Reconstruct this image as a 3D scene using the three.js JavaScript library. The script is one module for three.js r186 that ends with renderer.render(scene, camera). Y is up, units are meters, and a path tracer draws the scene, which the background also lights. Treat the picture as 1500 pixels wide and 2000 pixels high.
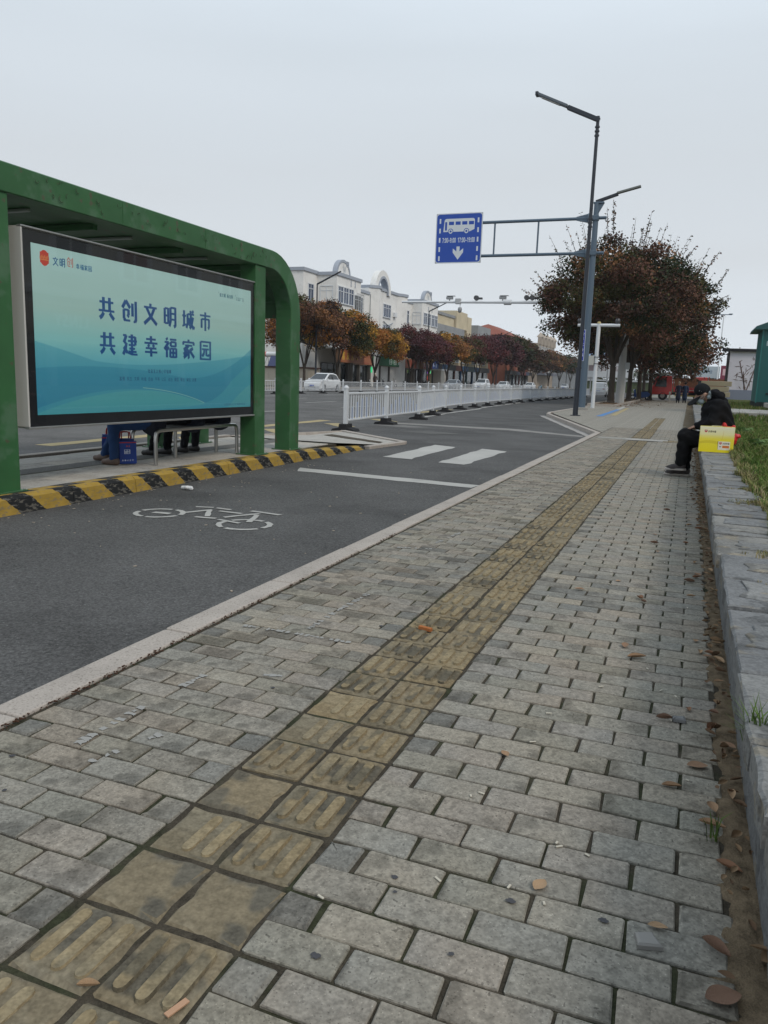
import * as THREE from 'three';
import { mergeGeometries } from 'three/addons/utils/BufferGeometryUtils.js';
import { RoundedBoxGeometry } from 'three/addons/geometries/RoundedBoxGeometry.js';

// ---------------------------------------------------------------- camera, sky, sun
const scene = new THREE.Scene();
const RAD = Math.PI / 180;
const camera = new THREE.PerspectiveCamera(67.11, 0.75, 0.05, 3000);
camera.position.set(0, 1.2, 0);
camera.rotation.order = 'YXZ';
camera.rotation.set(-9.814 * RAD, 21.055 * RAD, 1.954 * RAD);
const renderer = new THREE.WebGLRenderer({ antialias: true });
renderer.toneMapping = THREE.LinearToneMapping;
renderer.toneMappingExposure = 1.05;
renderer.shadowMap.enabled = true;

function hash(x, y, s) { let h = Math.imul(x | 0, 374761393) ^ Math.imul(y | 0, 668265263) ^ Math.imul(s | 0, 2246822519); h = Math.imul(h ^ (h >>> 13), 1274126177); return ((h ^ (h >>> 16)) >>> 0) / 4294967296; }
const sm = (t) => t * t * (3 - 2 * t);
function vn(x, y, p, s) {            // value noise, period p lattice cells
  const xi = Math.floor(x), yi = Math.floor(y), fx = sm(x - xi), fy = sm(y - yi), m = (a) => ((a % p) + p) % p;
  const a = hash(m(xi), m(yi), s), b = hash(m(xi + 1), m(yi), s), c = hash(m(xi), m(yi + 1), s), d = hash(m(xi + 1), m(yi + 1), s);
  return a + (b - a) * fx + (c - a) * fy + (a - b - c + d) * fx * fy;
}
function fbm(u, v, p, o, s) { let r = 0, a = 0.5, t = 0; for (let i = 0; i < o; i++) { r += a * vn(u * p, v * p, p, s + i * 17); t += a; a *= 0.55; p *= 2; } return r / t; }
const lerp = (a, b, t) => a + (b - a) * t;
const clamp = (x, a = 0, b = 1) => Math.min(b, Math.max(a, x));
const step = (a, b, x) => sm(clamp((x - a) / (b - a)));

// overcast sky: pale blue-grey, a little brighter overhead, soft cloud bands
{
  const W = 1024, H = 512, d = new Float32Array(W * H * 4);
  for (let j = 0; j < H; j++) for (let i = 0; i < W; i++) {
    const el = (j + 0.5) / H * 180 - 90, u = i / W, e = Math.max(el, 0) / 90;
    const pv = 0.5 + e * 2.2;
    let n = fbm(u, pv * 0.45, 6, 5, 3) * 0.65 + fbm(u + 0.31, pv * 1.1, 9, 4, 8) * 0.35;
    n = step(0.3, 0.72, n);
    const up = step(0, 0.9, e);
    const band = 1 - 0.10 * Math.exp(-(((el - 14) / 9) ** 2)) * (0.35 + n);
    const k = 1.10 * band * lerp(0.91, 1.07, n) * lerp(1, 1.2, up);
    let c = [lerp(0.632, 0.605, n * 0.7), lerp(0.668, 0.660, n), lerp(0.702, 0.705, n)];
    const blue = step(6, 38, el) * (1 - n * 0.4);
    c = [c[0] * (1 - 0.10 * blue), c[1] * (1 - 0.005 * blue), c[2] * (1 + 0.075 * blue)];
    const o = (j * W + i) * 4;
    d[o] = c[0] * k; d[o + 1] = c[1] * k; d[o + 2] = c[2] * k; d[o + 3] = 1;
  }
  const t = new THREE.DataTexture(d, W, H, THREE.RGBAFormat, THREE.FloatType);
  t.mapping = THREE.EquirectangularReflectionMapping; t.magFilter = t.minFilter = THREE.LinearFilter; t.wrapS = THREE.RepeatWrapping; t.needsUpdate = true;
  scene.background = t; scene.environment = t;
}
const sun = new THREE.DirectionalLight(0xfff4e6, 1.35);
sun.position.set(50, 60, 8); sun.target.position.set(-5, 0, -20);
sun.castShadow = true; sun.shadow.radius = 34; sun.shadow.mapSize.set(2048, 2048);
Object.assign(sun.shadow.camera, { left: -60, right: 60, top: 80, bottom: -80, near: 1, far: 300 });
scene.add(sun, sun.target);
scene.fog = new THREE.FogExp2(0xc9cdd0, 0.00022);

// ---------------------------------------------------------------- helpers
let seed = 12345;
function rnd() { seed = (seed + 0x6D2B79F5) | 0; let t = Math.imul(seed ^ (seed >>> 15), 1 | seed); t = (t + Math.imul(t ^ (t >>> 7), 61 | t)) ^ t; return ((t ^ (t >>> 14)) >>> 0) / 4294967296; }
const R = (a, b) => a + (b - a) * rnd();
const pick = (a) => a[Math.floor(rnd() * a.length)];
const V = (x, y, z) => new THREE.Vector3(x, y, z);
const lin = (r, g, b) => new THREE.Color().setRGB(r, g, b);
const mat = (c, roughness = 0.85, o = {}) => new THREE.MeshPhysicalMaterial({ color: Array.isArray(c) ? lin(...c) : c, roughness, specularIntensity: roughness >= 0.7 ? 0.25 : 1, side: THREE.DoubleSide, ...o });
const used = new Map();
function numbered(n) { const k = used.get(n) || 0; used.set(n, k + 1); return k ? n + '_' + String(k).padStart(3, '0') : n; }
function clean(g) { const h = g.index ? g.toNonIndexed() : g; for (const k of Object.keys(h.attributes)) if (!['position', 'normal', 'uv', 'color'].includes(k)) h.deleteAttribute(k); if (!h.attributes.normal) h.computeVertexNormals(); if (!h.attributes.uv) h.setAttribute('uv', new THREE.BufferAttribute(new Float32Array(h.attributes.position.count * 2), 2)); return h; }
function merge(list) { if (!Array.isArray(list)) return list; if (list.length === 1) return list[0]; return mergeGeometries(list.map(clean)); }
// uv in metres, laid along the face by its main direction
function uvm(g, s = 1, ou = 0, ov = 0) {
  g = clean(g); const p = g.attributes.position, n = g.attributes.normal, uv = new Float32Array(p.count * 2);
  for (let i = 0; i < p.count; i += 3) {
    let ax = 0, ay = 0, az = 0; for (let k = 0; k < 3; k++) { ax += Math.abs(n.getX(i + k)); ay += Math.abs(n.getY(i + k)); az += Math.abs(n.getZ(i + k)); }
    for (let k = i; k < i + 3; k++) { const x = p.getX(k), y = p.getY(k), z = p.getZ(k); const [a, b] = ay >= ax && ay >= az ? [x, -z] : ax >= az ? [-z, y] : [x, y]; uv[k * 2] = a / s + ou; uv[k * 2 + 1] = b / s + ov; }
  }
  g.setAttribute('uv', new THREE.BufferAttribute(uv, 2)); return g;
}
function mesh(name, geo, m) { const o = new THREE.Mesh(merge(geo), m); o.name = name; o.castShadow = o.receiveShadow = true; return o; }
function P(name, geo, m, parent, label) { const o = mesh(name, geo, m); parent.add(o); if (label) o.userData.label = label; return o; }   // a part
function thing(name, label, category, [x, y, z] = [0, 0, 0], turn = 0, group) { const o = new THREE.Group(); o.name = numbered(name); o.position.set(x, y, z); o.rotation.y = turn; o.userData = { label, category }; if (group) o.userData.group = group; scene.add(o); return o; }
function single(name, geo, m, label, category, group, pos, turn) { const o = mesh(numbered(name), geo, m); if (pos) o.position.set(...pos); if (turn) o.rotation.y = turn; o.userData = { label, category }; if (group) o.userData.group = group; scene.add(o); return o; }
function struct(name, geo, m) { const o = geo ? mesh(numbered(name), geo, m) : Object.assign(new THREE.Group(), { name: numbered(name) }); o.userData = { kind: 'structure' }; scene.add(o); return o; }
function dup(o, pos, turn, label) { const c = o.clone(); c.name = numbered(o.name.replace(/_\d{3}$/, '')); c.position.set(...pos); c.rotation.y = turn || 0; c.userData = { ...o.userData }; if (label) c.userData.label = label; scene.add(c); return c; }
const bx = (w, h, d, x = 0, y = 0, z = 0, rx = 0, ry = 0, rz = 0) => { const g = new THREE.BoxGeometry(w, h, d); if (rx) g.rotateX(rx); if (ry) g.rotateY(ry); if (rz) g.rotateZ(rz); return g.translate(x, y, z); };
const rbx = (w, h, d, r, x = 0, y = 0, z = 0, seg = 1) => new RoundedBoxGeometry(w, h, d, seg, r).translate(x, y, z);
const cyl = (r0, r1, h, x = 0, y = 0, z = 0, seg = 12) => new THREE.CylinderGeometry(r1, r0, h, seg).translate(x, y + h / 2, z);   // base at y
function rod(a, b, r, seg = 8, r2 = r) { const A = V(...a), B = V(...b), d = B.clone().sub(A), L = d.length(); const g = new THREE.CylinderGeometry(r2, r, L, seg); g.translate(0, L / 2, 0); g.applyQuaternion(new THREE.Quaternion().setFromUnitVectors(V(0, 1, 0), d.normalize())); return g.translate(A.x, A.y, A.z); }
function tube(pts, r, n = 24, seg = 8) { return new THREE.TubeGeometry(new THREE.CatmullRomCurve3(pts.map((p) => V(...p)), false, 'catmullrom', 0.3), n, r, seg); }
function quad(a, b, c, d) { const g = new THREE.BufferGeometry(); g.setAttribute('position', new THREE.Float32BufferAttribute([...a, ...b, ...c, ...a, ...c, ...d], 3)); g.setAttribute('uv', new THREE.Float32BufferAttribute([0, 0, 1, 0, 1, 1, 0, 0, 1, 1, 0, 1], 2)); g.computeVertexNormals(); return g; }
function flat(pts, y) { const s = new THREE.Shape(pts.map(([x, z]) => new THREE.Vector2(x, -z))); return new THREE.ShapeGeometry(s).rotateX(-Math.PI / 2).translate(0, y, 0); }   // polygon in x,z laid at height y
function extr(pts, depth, bevel = 0, holes = []) { const s = new THREE.Shape(pts.map(([x, y]) => new THREE.Vector2(x, y))); for (const h of holes) s.holes.push(new THREE.Path(h.map(([x, y]) => new THREE.Vector2(x, y)))); return new THREE.ExtrudeGeometry(s, { depth, bevelEnabled: bevel > 0, bevelSize: bevel, bevelThickness: bevel, bevelSegments: 1, curveSegments: 12 }); }
// a stone: worn outline, chamfered top edge, sides; top at y = 0
function stone(w, d, h, bev, wear, pts = 8, tilt = 0, only = '') {
  const o = []; const c = Math.min(w, d) * 0.035;
  const raw = pts === 8 ? [[-w / 2 + c, -d / 2], [w / 2 - c, -d / 2], [w / 2, -d / 2 + c], [w / 2, d / 2 - c], [w / 2 - c, d / 2], [-w / 2 + c, d / 2], [-w / 2, d / 2 - c], [-w / 2, -d / 2 + c]]
    : (() => { const r = []; for (let i = 0; i < pts; i++) { const t = i / pts * 4, k = Math.floor(t), f = t - k; r.push(k === 0 ? [-w / 2 + f * w, -d / 2] : k === 1 ? [w / 2, -d / 2 + f * d] : k === 2 ? [w / 2 - f * w, d / 2] : [-w / 2, d / 2 - f * d]); } return r; })();
  for (const [x, z] of raw) o.push([x + R(-wear, wear), z + R(-wear, wear)]);
  const n = o.length, pos = [], tx = R(-tilt, tilt), tz = R(-tilt, tilt), Y = (x, z, y) => y + x * tx + z * tz;
  const inn = o.map(([x, z]) => { const l = Math.hypot(x, z), b = bev * R(0.7, 1.5); return [x * (1 - b / l), z * (1 - b / l)]; });
  const tri = (...v) => { for (const p of v) pos.push(...p); };
  for (let i = 0; i < n; i++) {
    const j = (i + 1) % n, a = o[i], b = o[j], p = inn[i], q = inn[j];
    const A0 = [a[0], -h, a[1]], B0 = [b[0], -h, b[1]], A1 = [a[0], Y(a[0], a[1], -bev * 0.7), a[1]], B1 = [b[0], Y(b[0], b[1], -bev * 0.7), b[1]], A2 = [p[0], Y(p[0], p[1], 0), p[1]], B2 = [q[0], Y(q[0], q[1], 0), q[1]];
    if (only !== 'top') { tri(A0, B1, B0); tri(A0, A1, B1); } if (only !== 'sides') { tri(A1, B2, B1); tri(A1, A2, B2); tri([0, Y(0, 0, 0), 0], B2, A2); }
  }
  const g = new THREE.BufferGeometry(); g.setAttribute('position', new THREE.Float32BufferAttribute(pos, 3)); g.computeVertexNormals(); return g;
}
function tex(W, H, f, srgb = true) {
  const d = new Uint8Array(W * H * 4), e = (x) => { x = clamp(x); return srgb ? (x <= 0.0031308 ? 12.92 * x : 1.055 * x ** (1 / 2.4) - 0.055) : x; };
  for (let j = 0; j < H; j++) for (let i = 0; i < W; i++) { const c = f(i / W, j / H, i, j), o = (j * W + i) * 4; d[o] = e(c[0]) * 255; d[o + 1] = e(c[1]) * 255; d[o + 2] = e(c[2]) * 255; d[o + 3] = 255; }
  const t = new THREE.DataTexture(d, W, H); t.wrapS = t.wrapT = THREE.RepeatWrapping; t.magFilter = THREE.LinearFilter; t.minFilter = THREE.LinearMipmapLinearFilter; t.generateMipmaps = true; if (srgb) t.colorSpace = THREE.SRGBColorSpace; t.needsUpdate = true; return t;
}
const grey = (W, f) => tex(W, W, (u, v, i, j) => { const g = f(u, v, i, j); return [g, g, g]; }, false);
function canvasTex(w, h, draw) { const c = document.createElement('canvas'); c.width = w; c.height = h; draw(c.getContext('2d'), w, h); const t = new THREE.CanvasTexture(c); t.colorSpace = THREE.SRGBColorSpace; t.magFilter = THREE.LinearFilter; return t; }

// ---------------------------------------------------------------- surface materials
const T = {};
T.paver = tex(1024, 1024, (u, v, i, j) => {
  const b = fbm(u, v, 5, 5, 11), f = fbm(u, v, 90, 3, 41), s = hash(i, j, 5), s2 = hash(i >> 1, j >> 1, 6);
  const g2 = vn(u * 260, v * 260, 260, 43), g3 = vn(u * 130, v * 130, 130, 44);
  let k = 0.66 + 0.42 * b + 0.5 * (f - 0.5) + 0.34 * (g2 - 0.5) + 0.22 * (g3 - 0.5) + 0.16 * (s - 0.5);
  if (g3 > 0.93) k *= 0.55; else if (g2 < 0.03) k *= 1.5; if (s2 > 0.985) k *= 0.6; else if (s2 < 0.012) k *= 1.45;
  const st = step(0.60, 0.76, fbm(u, v, 9, 4, 77)); k *= 1 - 0.34 * st;
  const h = fbm(u, v, 4, 3, 91) - 0.5;
  return [0.272 * k * (1 + 0.12 * h), 0.251 * k, 0.212 * k * (1 - 0.12 * h)];
});
T.fine = grey(512, (u, v, i, j) => 0.5 * fbm(u, v, 40, 4, 21) + 0.35 * fbm(u, v, 8, 3, 22) + 0.15 * hash(i, j, 3));
T.granite = tex(512, 512, (u, v, i, j) => { const s = vn(u * 128, v * 128, 128, 4), t = hash(i, j, 9), b = fbm(u, v, 4, 4, 12); let k = 0.86 + 0.28 * (b - 0.5) + 0.16 * (t - 0.5); if (s > 0.78) k *= 0.72; if (s < 0.16) k *= 1.15; return [0.435 * k, 0.388 * k, 0.345 * k]; });
T.asphalt = tex(2048, 2048, (u, v, i, j) => {
  const a = vn(u * 420, v * 420, 420, 2), c = fbm(u, v, 5, 4, 31), s = hash(i, j, 7);
  let k = 0.80 + 0.5 * (c - 0.5) + 0.6 * (a - 0.5) + 0.3 * (s - 0.5); k *= 1 - 0.16 * step(0.52, 0.62, fbm(u, v, 3, 5, 36));
  const h2 = hash(i >> 1, j >> 1, 19); if (h2 > 0.988) k *= 2.1; else if (h2 < 0.05) k *= 0.55;
  return [0.112 * k, 0.110 * k, 0.108 * k];
});
T.asphaltB = grey(1024, (u, v, i, j) => 0.7 * vn(u * 210, v * 210, 210, 2) + 0.3 * hash(i, j, 7));
T.tactile = tex(512, 512, (u, v, i, j) => {
  const b = fbm(u, v, 4, 5, 51), f = fbm(u, v, 60, 3, 52), s = hash(i, j, 53); let k = 0.7 + 0.46 * b + 0.6 * (f - 0.5) + 0.3 * (vn(u * 170, v * 170, 170, 58) - 0.5) + 0.12 * (s - 0.5);
  const w = step(0.52, 0.70, fbm(u, v, 6, 4, 54)), dk = step(0.58, 0.72, fbm(u, v, 7, 4, 57)); let c = [0.210 * k, 0.170 * k, 0.110 * k];
  c = [lerp(c[0], 0.16 * k, 0.7 * dk), lerp(c[1], 0.148 * k, 0.7 * dk), lerp(c[2], 0.12 * k, 0.7 * dk)].map((x) => x * (1 - 0.3 * dk));
  return c.map((x, q) => lerp(x, [0.26, 0.222, 0.155][q] * k, 0.55 * w));
});
T.joint = tex(512, 512, (u, v, i, j) => { const m = step(0.5, 0.68, fbm(u, v, 6, 5, 61)), f = fbm(u, v, 50, 3, 62), s = hash(i, j, 63); const k = 0.5 + 0.7 * f + 0.5 * (s - 0.5); return [lerp(0.066, 0.043, m) * k, lerp(0.056, 0.046, m) * k, lerp(0.042, 0.026, m) * k]; });
T.soil = tex(512, 512, (u, v, i, j) => { const m = step(0.55, 0.75, fbm(u, v, 7, 5, 64)), f = fbm(u, v, 40, 4, 65), s = hash(i, j, 66); const k = 0.45 + 0.85 * f + 0.4 * (s - 0.5); return [lerp(0.165, 0.085, m) * k, lerp(0.125, 0.09, m) * k, lerp(0.082, 0.042, m) * k]; });
T.slate = tex(1024, 1024, (u, v, i, j) => { const b = fbm(u, v, 4, 6, 71), c = fbm(u * 1, v, 10, 4, 72), f = vn(u * 200, v * 200, 200, 73), st = step(0.62, 0.72, fbm(u, v * 2, 6, 5, 74)); const vein = Math.abs(fbm(u + 0.2 * c, v * 2.2, 5, 5, 75) - 0.5), g5 = vn(u * 90, v * 90, 90, 76); let k = 0.62 + 0.6 * b + 0.3 * (f - 0.5) + 0.25 * (g5 - 0.5); k *= 1 - 0.3 * step(0.60, 0.66, c); k *= 0.72 + 0.28 * step(0.004, 0.02, vein); return [lerp(0.195, 0.225, st) * k, lerp(0.20, 0.21, st) * k, lerp(0.203, 0.18, st) * k]; });
T.concrete = tex(512, 512, (u, v, i, j) => { const b = fbm(u, v, 4, 5, 81), f = fbm(u, v, 50, 2, 82), s = hash(i, j, 83), st = step(0.58, 0.75, fbm(u, v, 5, 5, 84)); const k = (0.78 + 0.3 * (b - 0.5) + 0.25 * (f - 0.5) + 0.1 * (s - 0.5)) * (1 - 0.22 * st); return [0.47 * k, 0.445 * k, 0.405 * k]; });
T.grass = tex(512, 512, (u, v, i, j) => { const b = fbm(u, v, 5, 5, 85), f = vn(u * 128, v * 128, 128, 86), s = hash(i, j, 87), dry = step(0.48, 0.7, fbm(u, v, 7, 4, 88)); const k = 0.5 + 0.6 * b + 0.5 * (f - 0.5) + 0.3 * (s - 0.5); return [lerp(0.075, 0.17, dry) * k, lerp(0.115, 0.145, dry) * k, lerp(0.030, 0.062, dry) * k]; });
T.wall = tex(512, 512, (u, v, i, j) => { const b = fbm(u, v, 4, 5, 95), s = hash(i, j, 96), st = step(0.6, 0.75, fbm(u, v * 0.5, 8, 4, 97)); const k = 0.92 + 0.2 * (b - 0.5) + 0.05 * (s - 0.5) - 0.09 * st; return [k, k, k]; });
const bump = (m, t, s) => { m.bumpMap = t; m.bumpScale = s; return m; };
const M = {
  asphalt: bump(mat(0xffffff, 0.92, { map: T.asphalt }), T.asphaltB, 0.004),
  granite: bump(mat(0xffffff, 0.8, { map: T.granite }), T.fine, 0.001),
  joint: bump(mat(0xffffff, 1, { map: T.joint }), T.fine, 0.004),
  soil: bump(mat(0xffffff, 1, { map: T.soil }), T.fine, 0.012),
  slate: [[1.08, 1.05, 1.0], [0.96, 0.95, 0.93], [1.16, 1.1, 1.0], [0.9, 0.89, 0.88]].map((c) => bump(mat(c, 0.7, { map: T.slate }), T.fine, 0.009)),
  paver: [[1, 1, 1], [0.95, 0.96, 0.97], [1.04, 1.0, 0.98], [0.91, 0.92, 0.90], [1.0, 0.985, 1.0], [1.06, 1.045, 1.02]].map((c) => bump(mat(c, 0.9, { map: T.paver }), T.fine, 0.006)),
  paverDark: [[0.76, 0.79, 0.83], [0.66, 0.69, 0.73], [0.85, 0.87, 0.89]].map((c) => bump(mat(c, 0.85, { map: T.paver }), T.fine, 0.004)),
  tactile: [[1, 1, 1], [0.93, 0.95, 0.98], [1.1, 1.06, 0.98], [0.85, 0.88, 0.92]].map((c) => bump(mat(c, 0.9, { map: T.tactile }), T.fine, 0.002)),
  tactileBar: [[1.17, 1.14, 1.05], [1.05, 1.04, 1.0]].map((c) => bump(mat(c, 0.9, { map: T.tactile }), T.fine, 0.001)),
  concrete: [[1, 1, 1], [0.93, 0.94, 0.95], [1.05, 1.02, 0.98]].map((c) => bump(mat(c, 0.85, { map: T.concrete }), T.fine, 0.002)),
  paint: bump(mat([0.44, 0.43, 0.405], 0.8, { map: T.wall }), T.fine, 0.002),
  yellowPaint: bump(mat([0.40, 0.325, 0.18], 0.8, { map: T.wall }), T.fine, 0.002),
  white: mat([0.72, 0.73, 0.74], 0.55), whiteMetal: mat([0.66, 0.68, 0.70], 0.45),
  steel: mat([0.55, 0.54, 0.52], 0.28, { metalness: 1 }), darkMetal: mat([0.022, 0.027, 0.038], 0.42), greyBlue: mat([0.085, 0.125, 0.17], 0.45),
  rubber: mat([0.03, 0.03, 0.032], 0.85), black: mat([0.012, 0.012, 0.014], 0.5),
  glass: new THREE.MeshPhysicalMaterial({ color: 0xffffff, roughness: 0.02, transmission: 1, thickness: 0, ior: 1.5, side: THREE.DoubleSide }),
  darkGlass: new THREE.MeshStandardMaterial({ color: lin(0.012, 0.015, 0.018), roughness: 0.06, side: THREE.DoubleSide }),
};
// ---------------------------------------------------------------- ground, roads
struct('ground', flat([[-700, 60], [700, 60], [700, -1400], [-700, -1400]], -0.20), mat([0.16, 0.155, 0.14], 1));
const road = struct('road', uvm(flat([[-37.5, 20], [-2.1, 20], [-2.1, -21], [-5.4, -33.5], [-5.55, -82], [40, -82], [40, -104], [-5.5, -104], [-5.5, -620], [-37.5, -620]], -0.12), 4.2), M.asphalt);
struct('far_pavement', uvm(flat([[-70, 20], [-37.5, 20], [-37.5, -620], [-70, -620]], 0.0), 3), mat([0.62, 0.6, 0.57], 0.9, { map: T.paver }));
struct('far_kerb', bx(0.16, 0.15, 640, -37.5, -0.055, -300), M.granite);
// painted road markings and worn concrete seams, each a sheet 4 mm above the asphalt
function ragged(pts, y, cell = 0.25, amp = 0.02) { const out = []; for (let i = 0; i < pts.length; i++) { const a = pts[i], b = pts[(i + 1) % pts.length], L = Math.hypot(b[0] - a[0], b[1] - a[1]), n = Math.max(1, Math.round(L / cell)); for (let k = 0; k < n; k++) { const t = k / n; out.push([lerp(a[0], b[0], t) + R(-amp, amp), lerp(a[1], b[1], t) + R(-amp, amp)]); } } return uvm(flat(out, y), 2); }
const mainRoad = struct('main_road', uvm(flat([[-37.42, 20], [-7.98, 20], [-7.98, -17.2], [-8.5, -24.8], [-9.15, -28.3], [-10.1, -35.5], [-10.7, -46.3], [-10.9, -55], [-10.9, -600], [-37.42, -600]], -0.1155), 4.2), bump(mat([1.28, 1.27, 1.25], 0.92, { map: T.asphalt }), T.asphaltB, 0.004));
P('road_marking', ragged([[-5.18, -9.95], [-2.42, -9.66], [-2.44, -9.34], [-5.0, -9.58]], -0.116), M.paint, road);
P('road_marking', ragged([[-4.78, -12.25], [-4.24, -12.17], [-4.28, -15.0], [-4.8, -15.25]], -0.116, 0.3, 0.03), M.paint, road);
P('road_marking', ragged([[-3.73, -12.02], [-3.24, -11.93], [-3.2, -14.82], [-3.72, -15.05]], -0.116, 0.3, 0.03), M.paint, road);
P('concrete_seam', ragged([[-9.3, -22.2], [-4.7, -22.35], [-2.5, -20.9], [-2.5, -20.4], [-4.6, -21.5], [-9.3, -21.6]], -0.116, 0.4, 0.06), mat([0.26, 0.25, 0.235], 0.95, { map: T.wall }), road);
P('gutter_strip', ragged([[-2.16, -20.6], [-2.42, -20.75], [-5.75, -32.6], [-5.45, -33.0]], -0.112, 0.5, 0.015), mat([0.36, 0.34, 0.32], 0.9, { map: T.wall }), road);
for (const [z0, z1] of [[-17.2, -29.5], [-30, -38], [-39, -60]]) P('road_marking', ragged([[-8.2 - (-17.2 - z0) * 0.08, z0], [-8.05 - (-17.2 - z0) * 0.08, z0], [-8.05 - (-17.2 - z1) * 0.07, z1], [-8.22 - (-17.2 - z1) * 0.07, z1]], -0.116, 0.5, 0.03), M.paint, road);
for (let k = 0; k < 5; k++) { const z = -3.5 - k * 6.6; P('yellow_line', ragged([[-9.95, z], [-10.3, z], [-10.42, z - 4.7], [-10.05, z - 4.7]], -0.111, 0.5, 0.03), M.yellowPaint, mainRoad); }
for (let k = 0; k < 4; k++) { const z = -12 - k * 3.4; P('yellow_line', ragged([[-8.6, z], [-9.6, z - 1.1], [-9.3, z - 1.5], [-8.3, z - 0.4]], -0.111, 0.5, 0.03), M.yellowPaint, mainRoad); }
for (const x of [-14, -17.6, -21.2, -24.2]) for (let k = 0; k < 14; k++) { const z = -8 - k * 9 + x; P('lane_dash', ragged([[x, z], [x - 0.16, z], [x - 0.16, z - 3.6], [x, z - 3.6]], -0.111, 0.6, 0.02), M.paint, mainRoad); }
P('concrete_seam', ragged([[-8.5, -20.5], [-7.2, -20.2], [-6.6, -20.8], [-7.6, -21.1]], -0.115, 0.3, 0.06), mat([0.2, 0.195, 0.185], 0.95, { map: T.wall }), road);
P('concrete_seam', ragged([[-6.9, -18.6], [-5.9, -18.2], [-5.2, -18.9], [-6.0, -19.2]], -0.115, 0.3, 0.06), mat([0.13, 0.128, 0.122], 0.95, { map: T.wall }), road);
{ // bicycle symbol stencilled on the lane
  const g = [], y = -0.115, bar = (a, b, w = 0.05) => { const dx = b[0] - a[0], dz = b[1] - a[1], L = Math.hypot(dx, dz), nx = -dz / L * w / 2, nz = dx / L * w / 2; g.push(ragged([[a[0] + nx, a[1] + nz], [b[0] + nx, b[1] + nz], [b[0] - nx, b[1] - nz], [a[0] - nx, a[1] - nz]], y + g.length * 0.00012, 0.12, 0.006)); };
  const arc = (cx, cz, r, a0, a1) => { const p = [], n = 14; for (let i = 0; i <= n; i++) { const a = lerp(a0, a1, i / n) * RAD; p.push([cx + Math.cos(a) * (r + 0.025), cz + Math.sin(a) * (r + 0.025)]); } for (let i = n; i >= 0; i--) { const a = lerp(a0, a1, i / n) * RAD; p.push([cx + Math.cos(a) * (r - 0.025), cz + Math.sin(a) * (r - 0.025)]); } g.push(ragged(p, y + g.length * 0.00012, 1, 0.005)); };
  for (const a of [8, 98, 188, 278]) { arc(-4.53, -5.9, 0.215, a, a + 78); arc(-3.56, -5.82, 0.225, a + 20, a + 98); }
  bar([-4.6, -5.9], [-4.42, -5.92], 0.07); bar([-4.36, -6.02], [-4.22, -6.30]); bar([-4.45, -6.36], [-4.28, -6.42]); bar([-4.24, -6.41], [-4.06, -6.4]); bar([-4.22, -6.26], [-4.06, -5.98]); bar([-4.12, -6.28], [-3.86, -6.27]); bar([-3.86, -6.44], [-3.52, -6.40], 0.06); bar([-3.72, -6.36], [-3.9, -6.02]); bar([-4.14, -5.9], [-3.93, -5.93]); bar([-3.88, -5.9], [-3.62, -5.84]); bar([-3.70, -6.28], [-3.58, -5.92]);
  P('bicycle_symbol', g, M.paint, road);
}

// ---------------------------------------------------------------- the footpath and its pavers
const walk = struct('sidewalk');
P('joint_bed', uvm(flat([[-2.14, 3], [0.30, 3], [0.30, -24.2], [-2.0, -24.2], [-2.14, -21]], -0.0075), 1.3), M.joint, walk);
T.farPave = tex(840, 888, (u, v, i, j) => {   // 1.05 m x 1.11 m of brick rows too far away to tell apart
  const y = v * 10, r = Math.floor(y), x = u * 5 + (r % 2) * 0.5, fx = x - Math.floor(x), fy = y - r, jn = fx < 0.035 || fy < 0.07 ? 1 : 0;
  const k = (0.8 + 0.35 * hash(Math.floor(x) % 5, r, 3)) * (0.8 + 0.3 * fbm(u, v, 30, 3, 11) + 0.1 * hash(i, j, 2));
  return jn ? [0.10, 0.095, 0.078] : [0.275 * k, 0.257 * k, 0.222 * k];
});
const farM = bump(mat(0xffffff, 0.9, { map: T.farPave }), T.fine, 0.002);
{ const g = clean(flat([[-2.04, -21.0], [-2.04, -23.97], [0.20, -23.97], [0.22, -82], [-5.45, -82], [-5.42, -34], [-5.1, -32.3]], 0.0)); const p = g.attributes.position, uv = []; for (let i = 0; i < p.count; i++) uv.push(p.getX(i) / 1.05, p.getZ(i) / 1.11); g.setAttribute('uv', new THREE.Float32BufferAttribute(uv, 2)); P('far_paving', g, farM, walk); }
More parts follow.
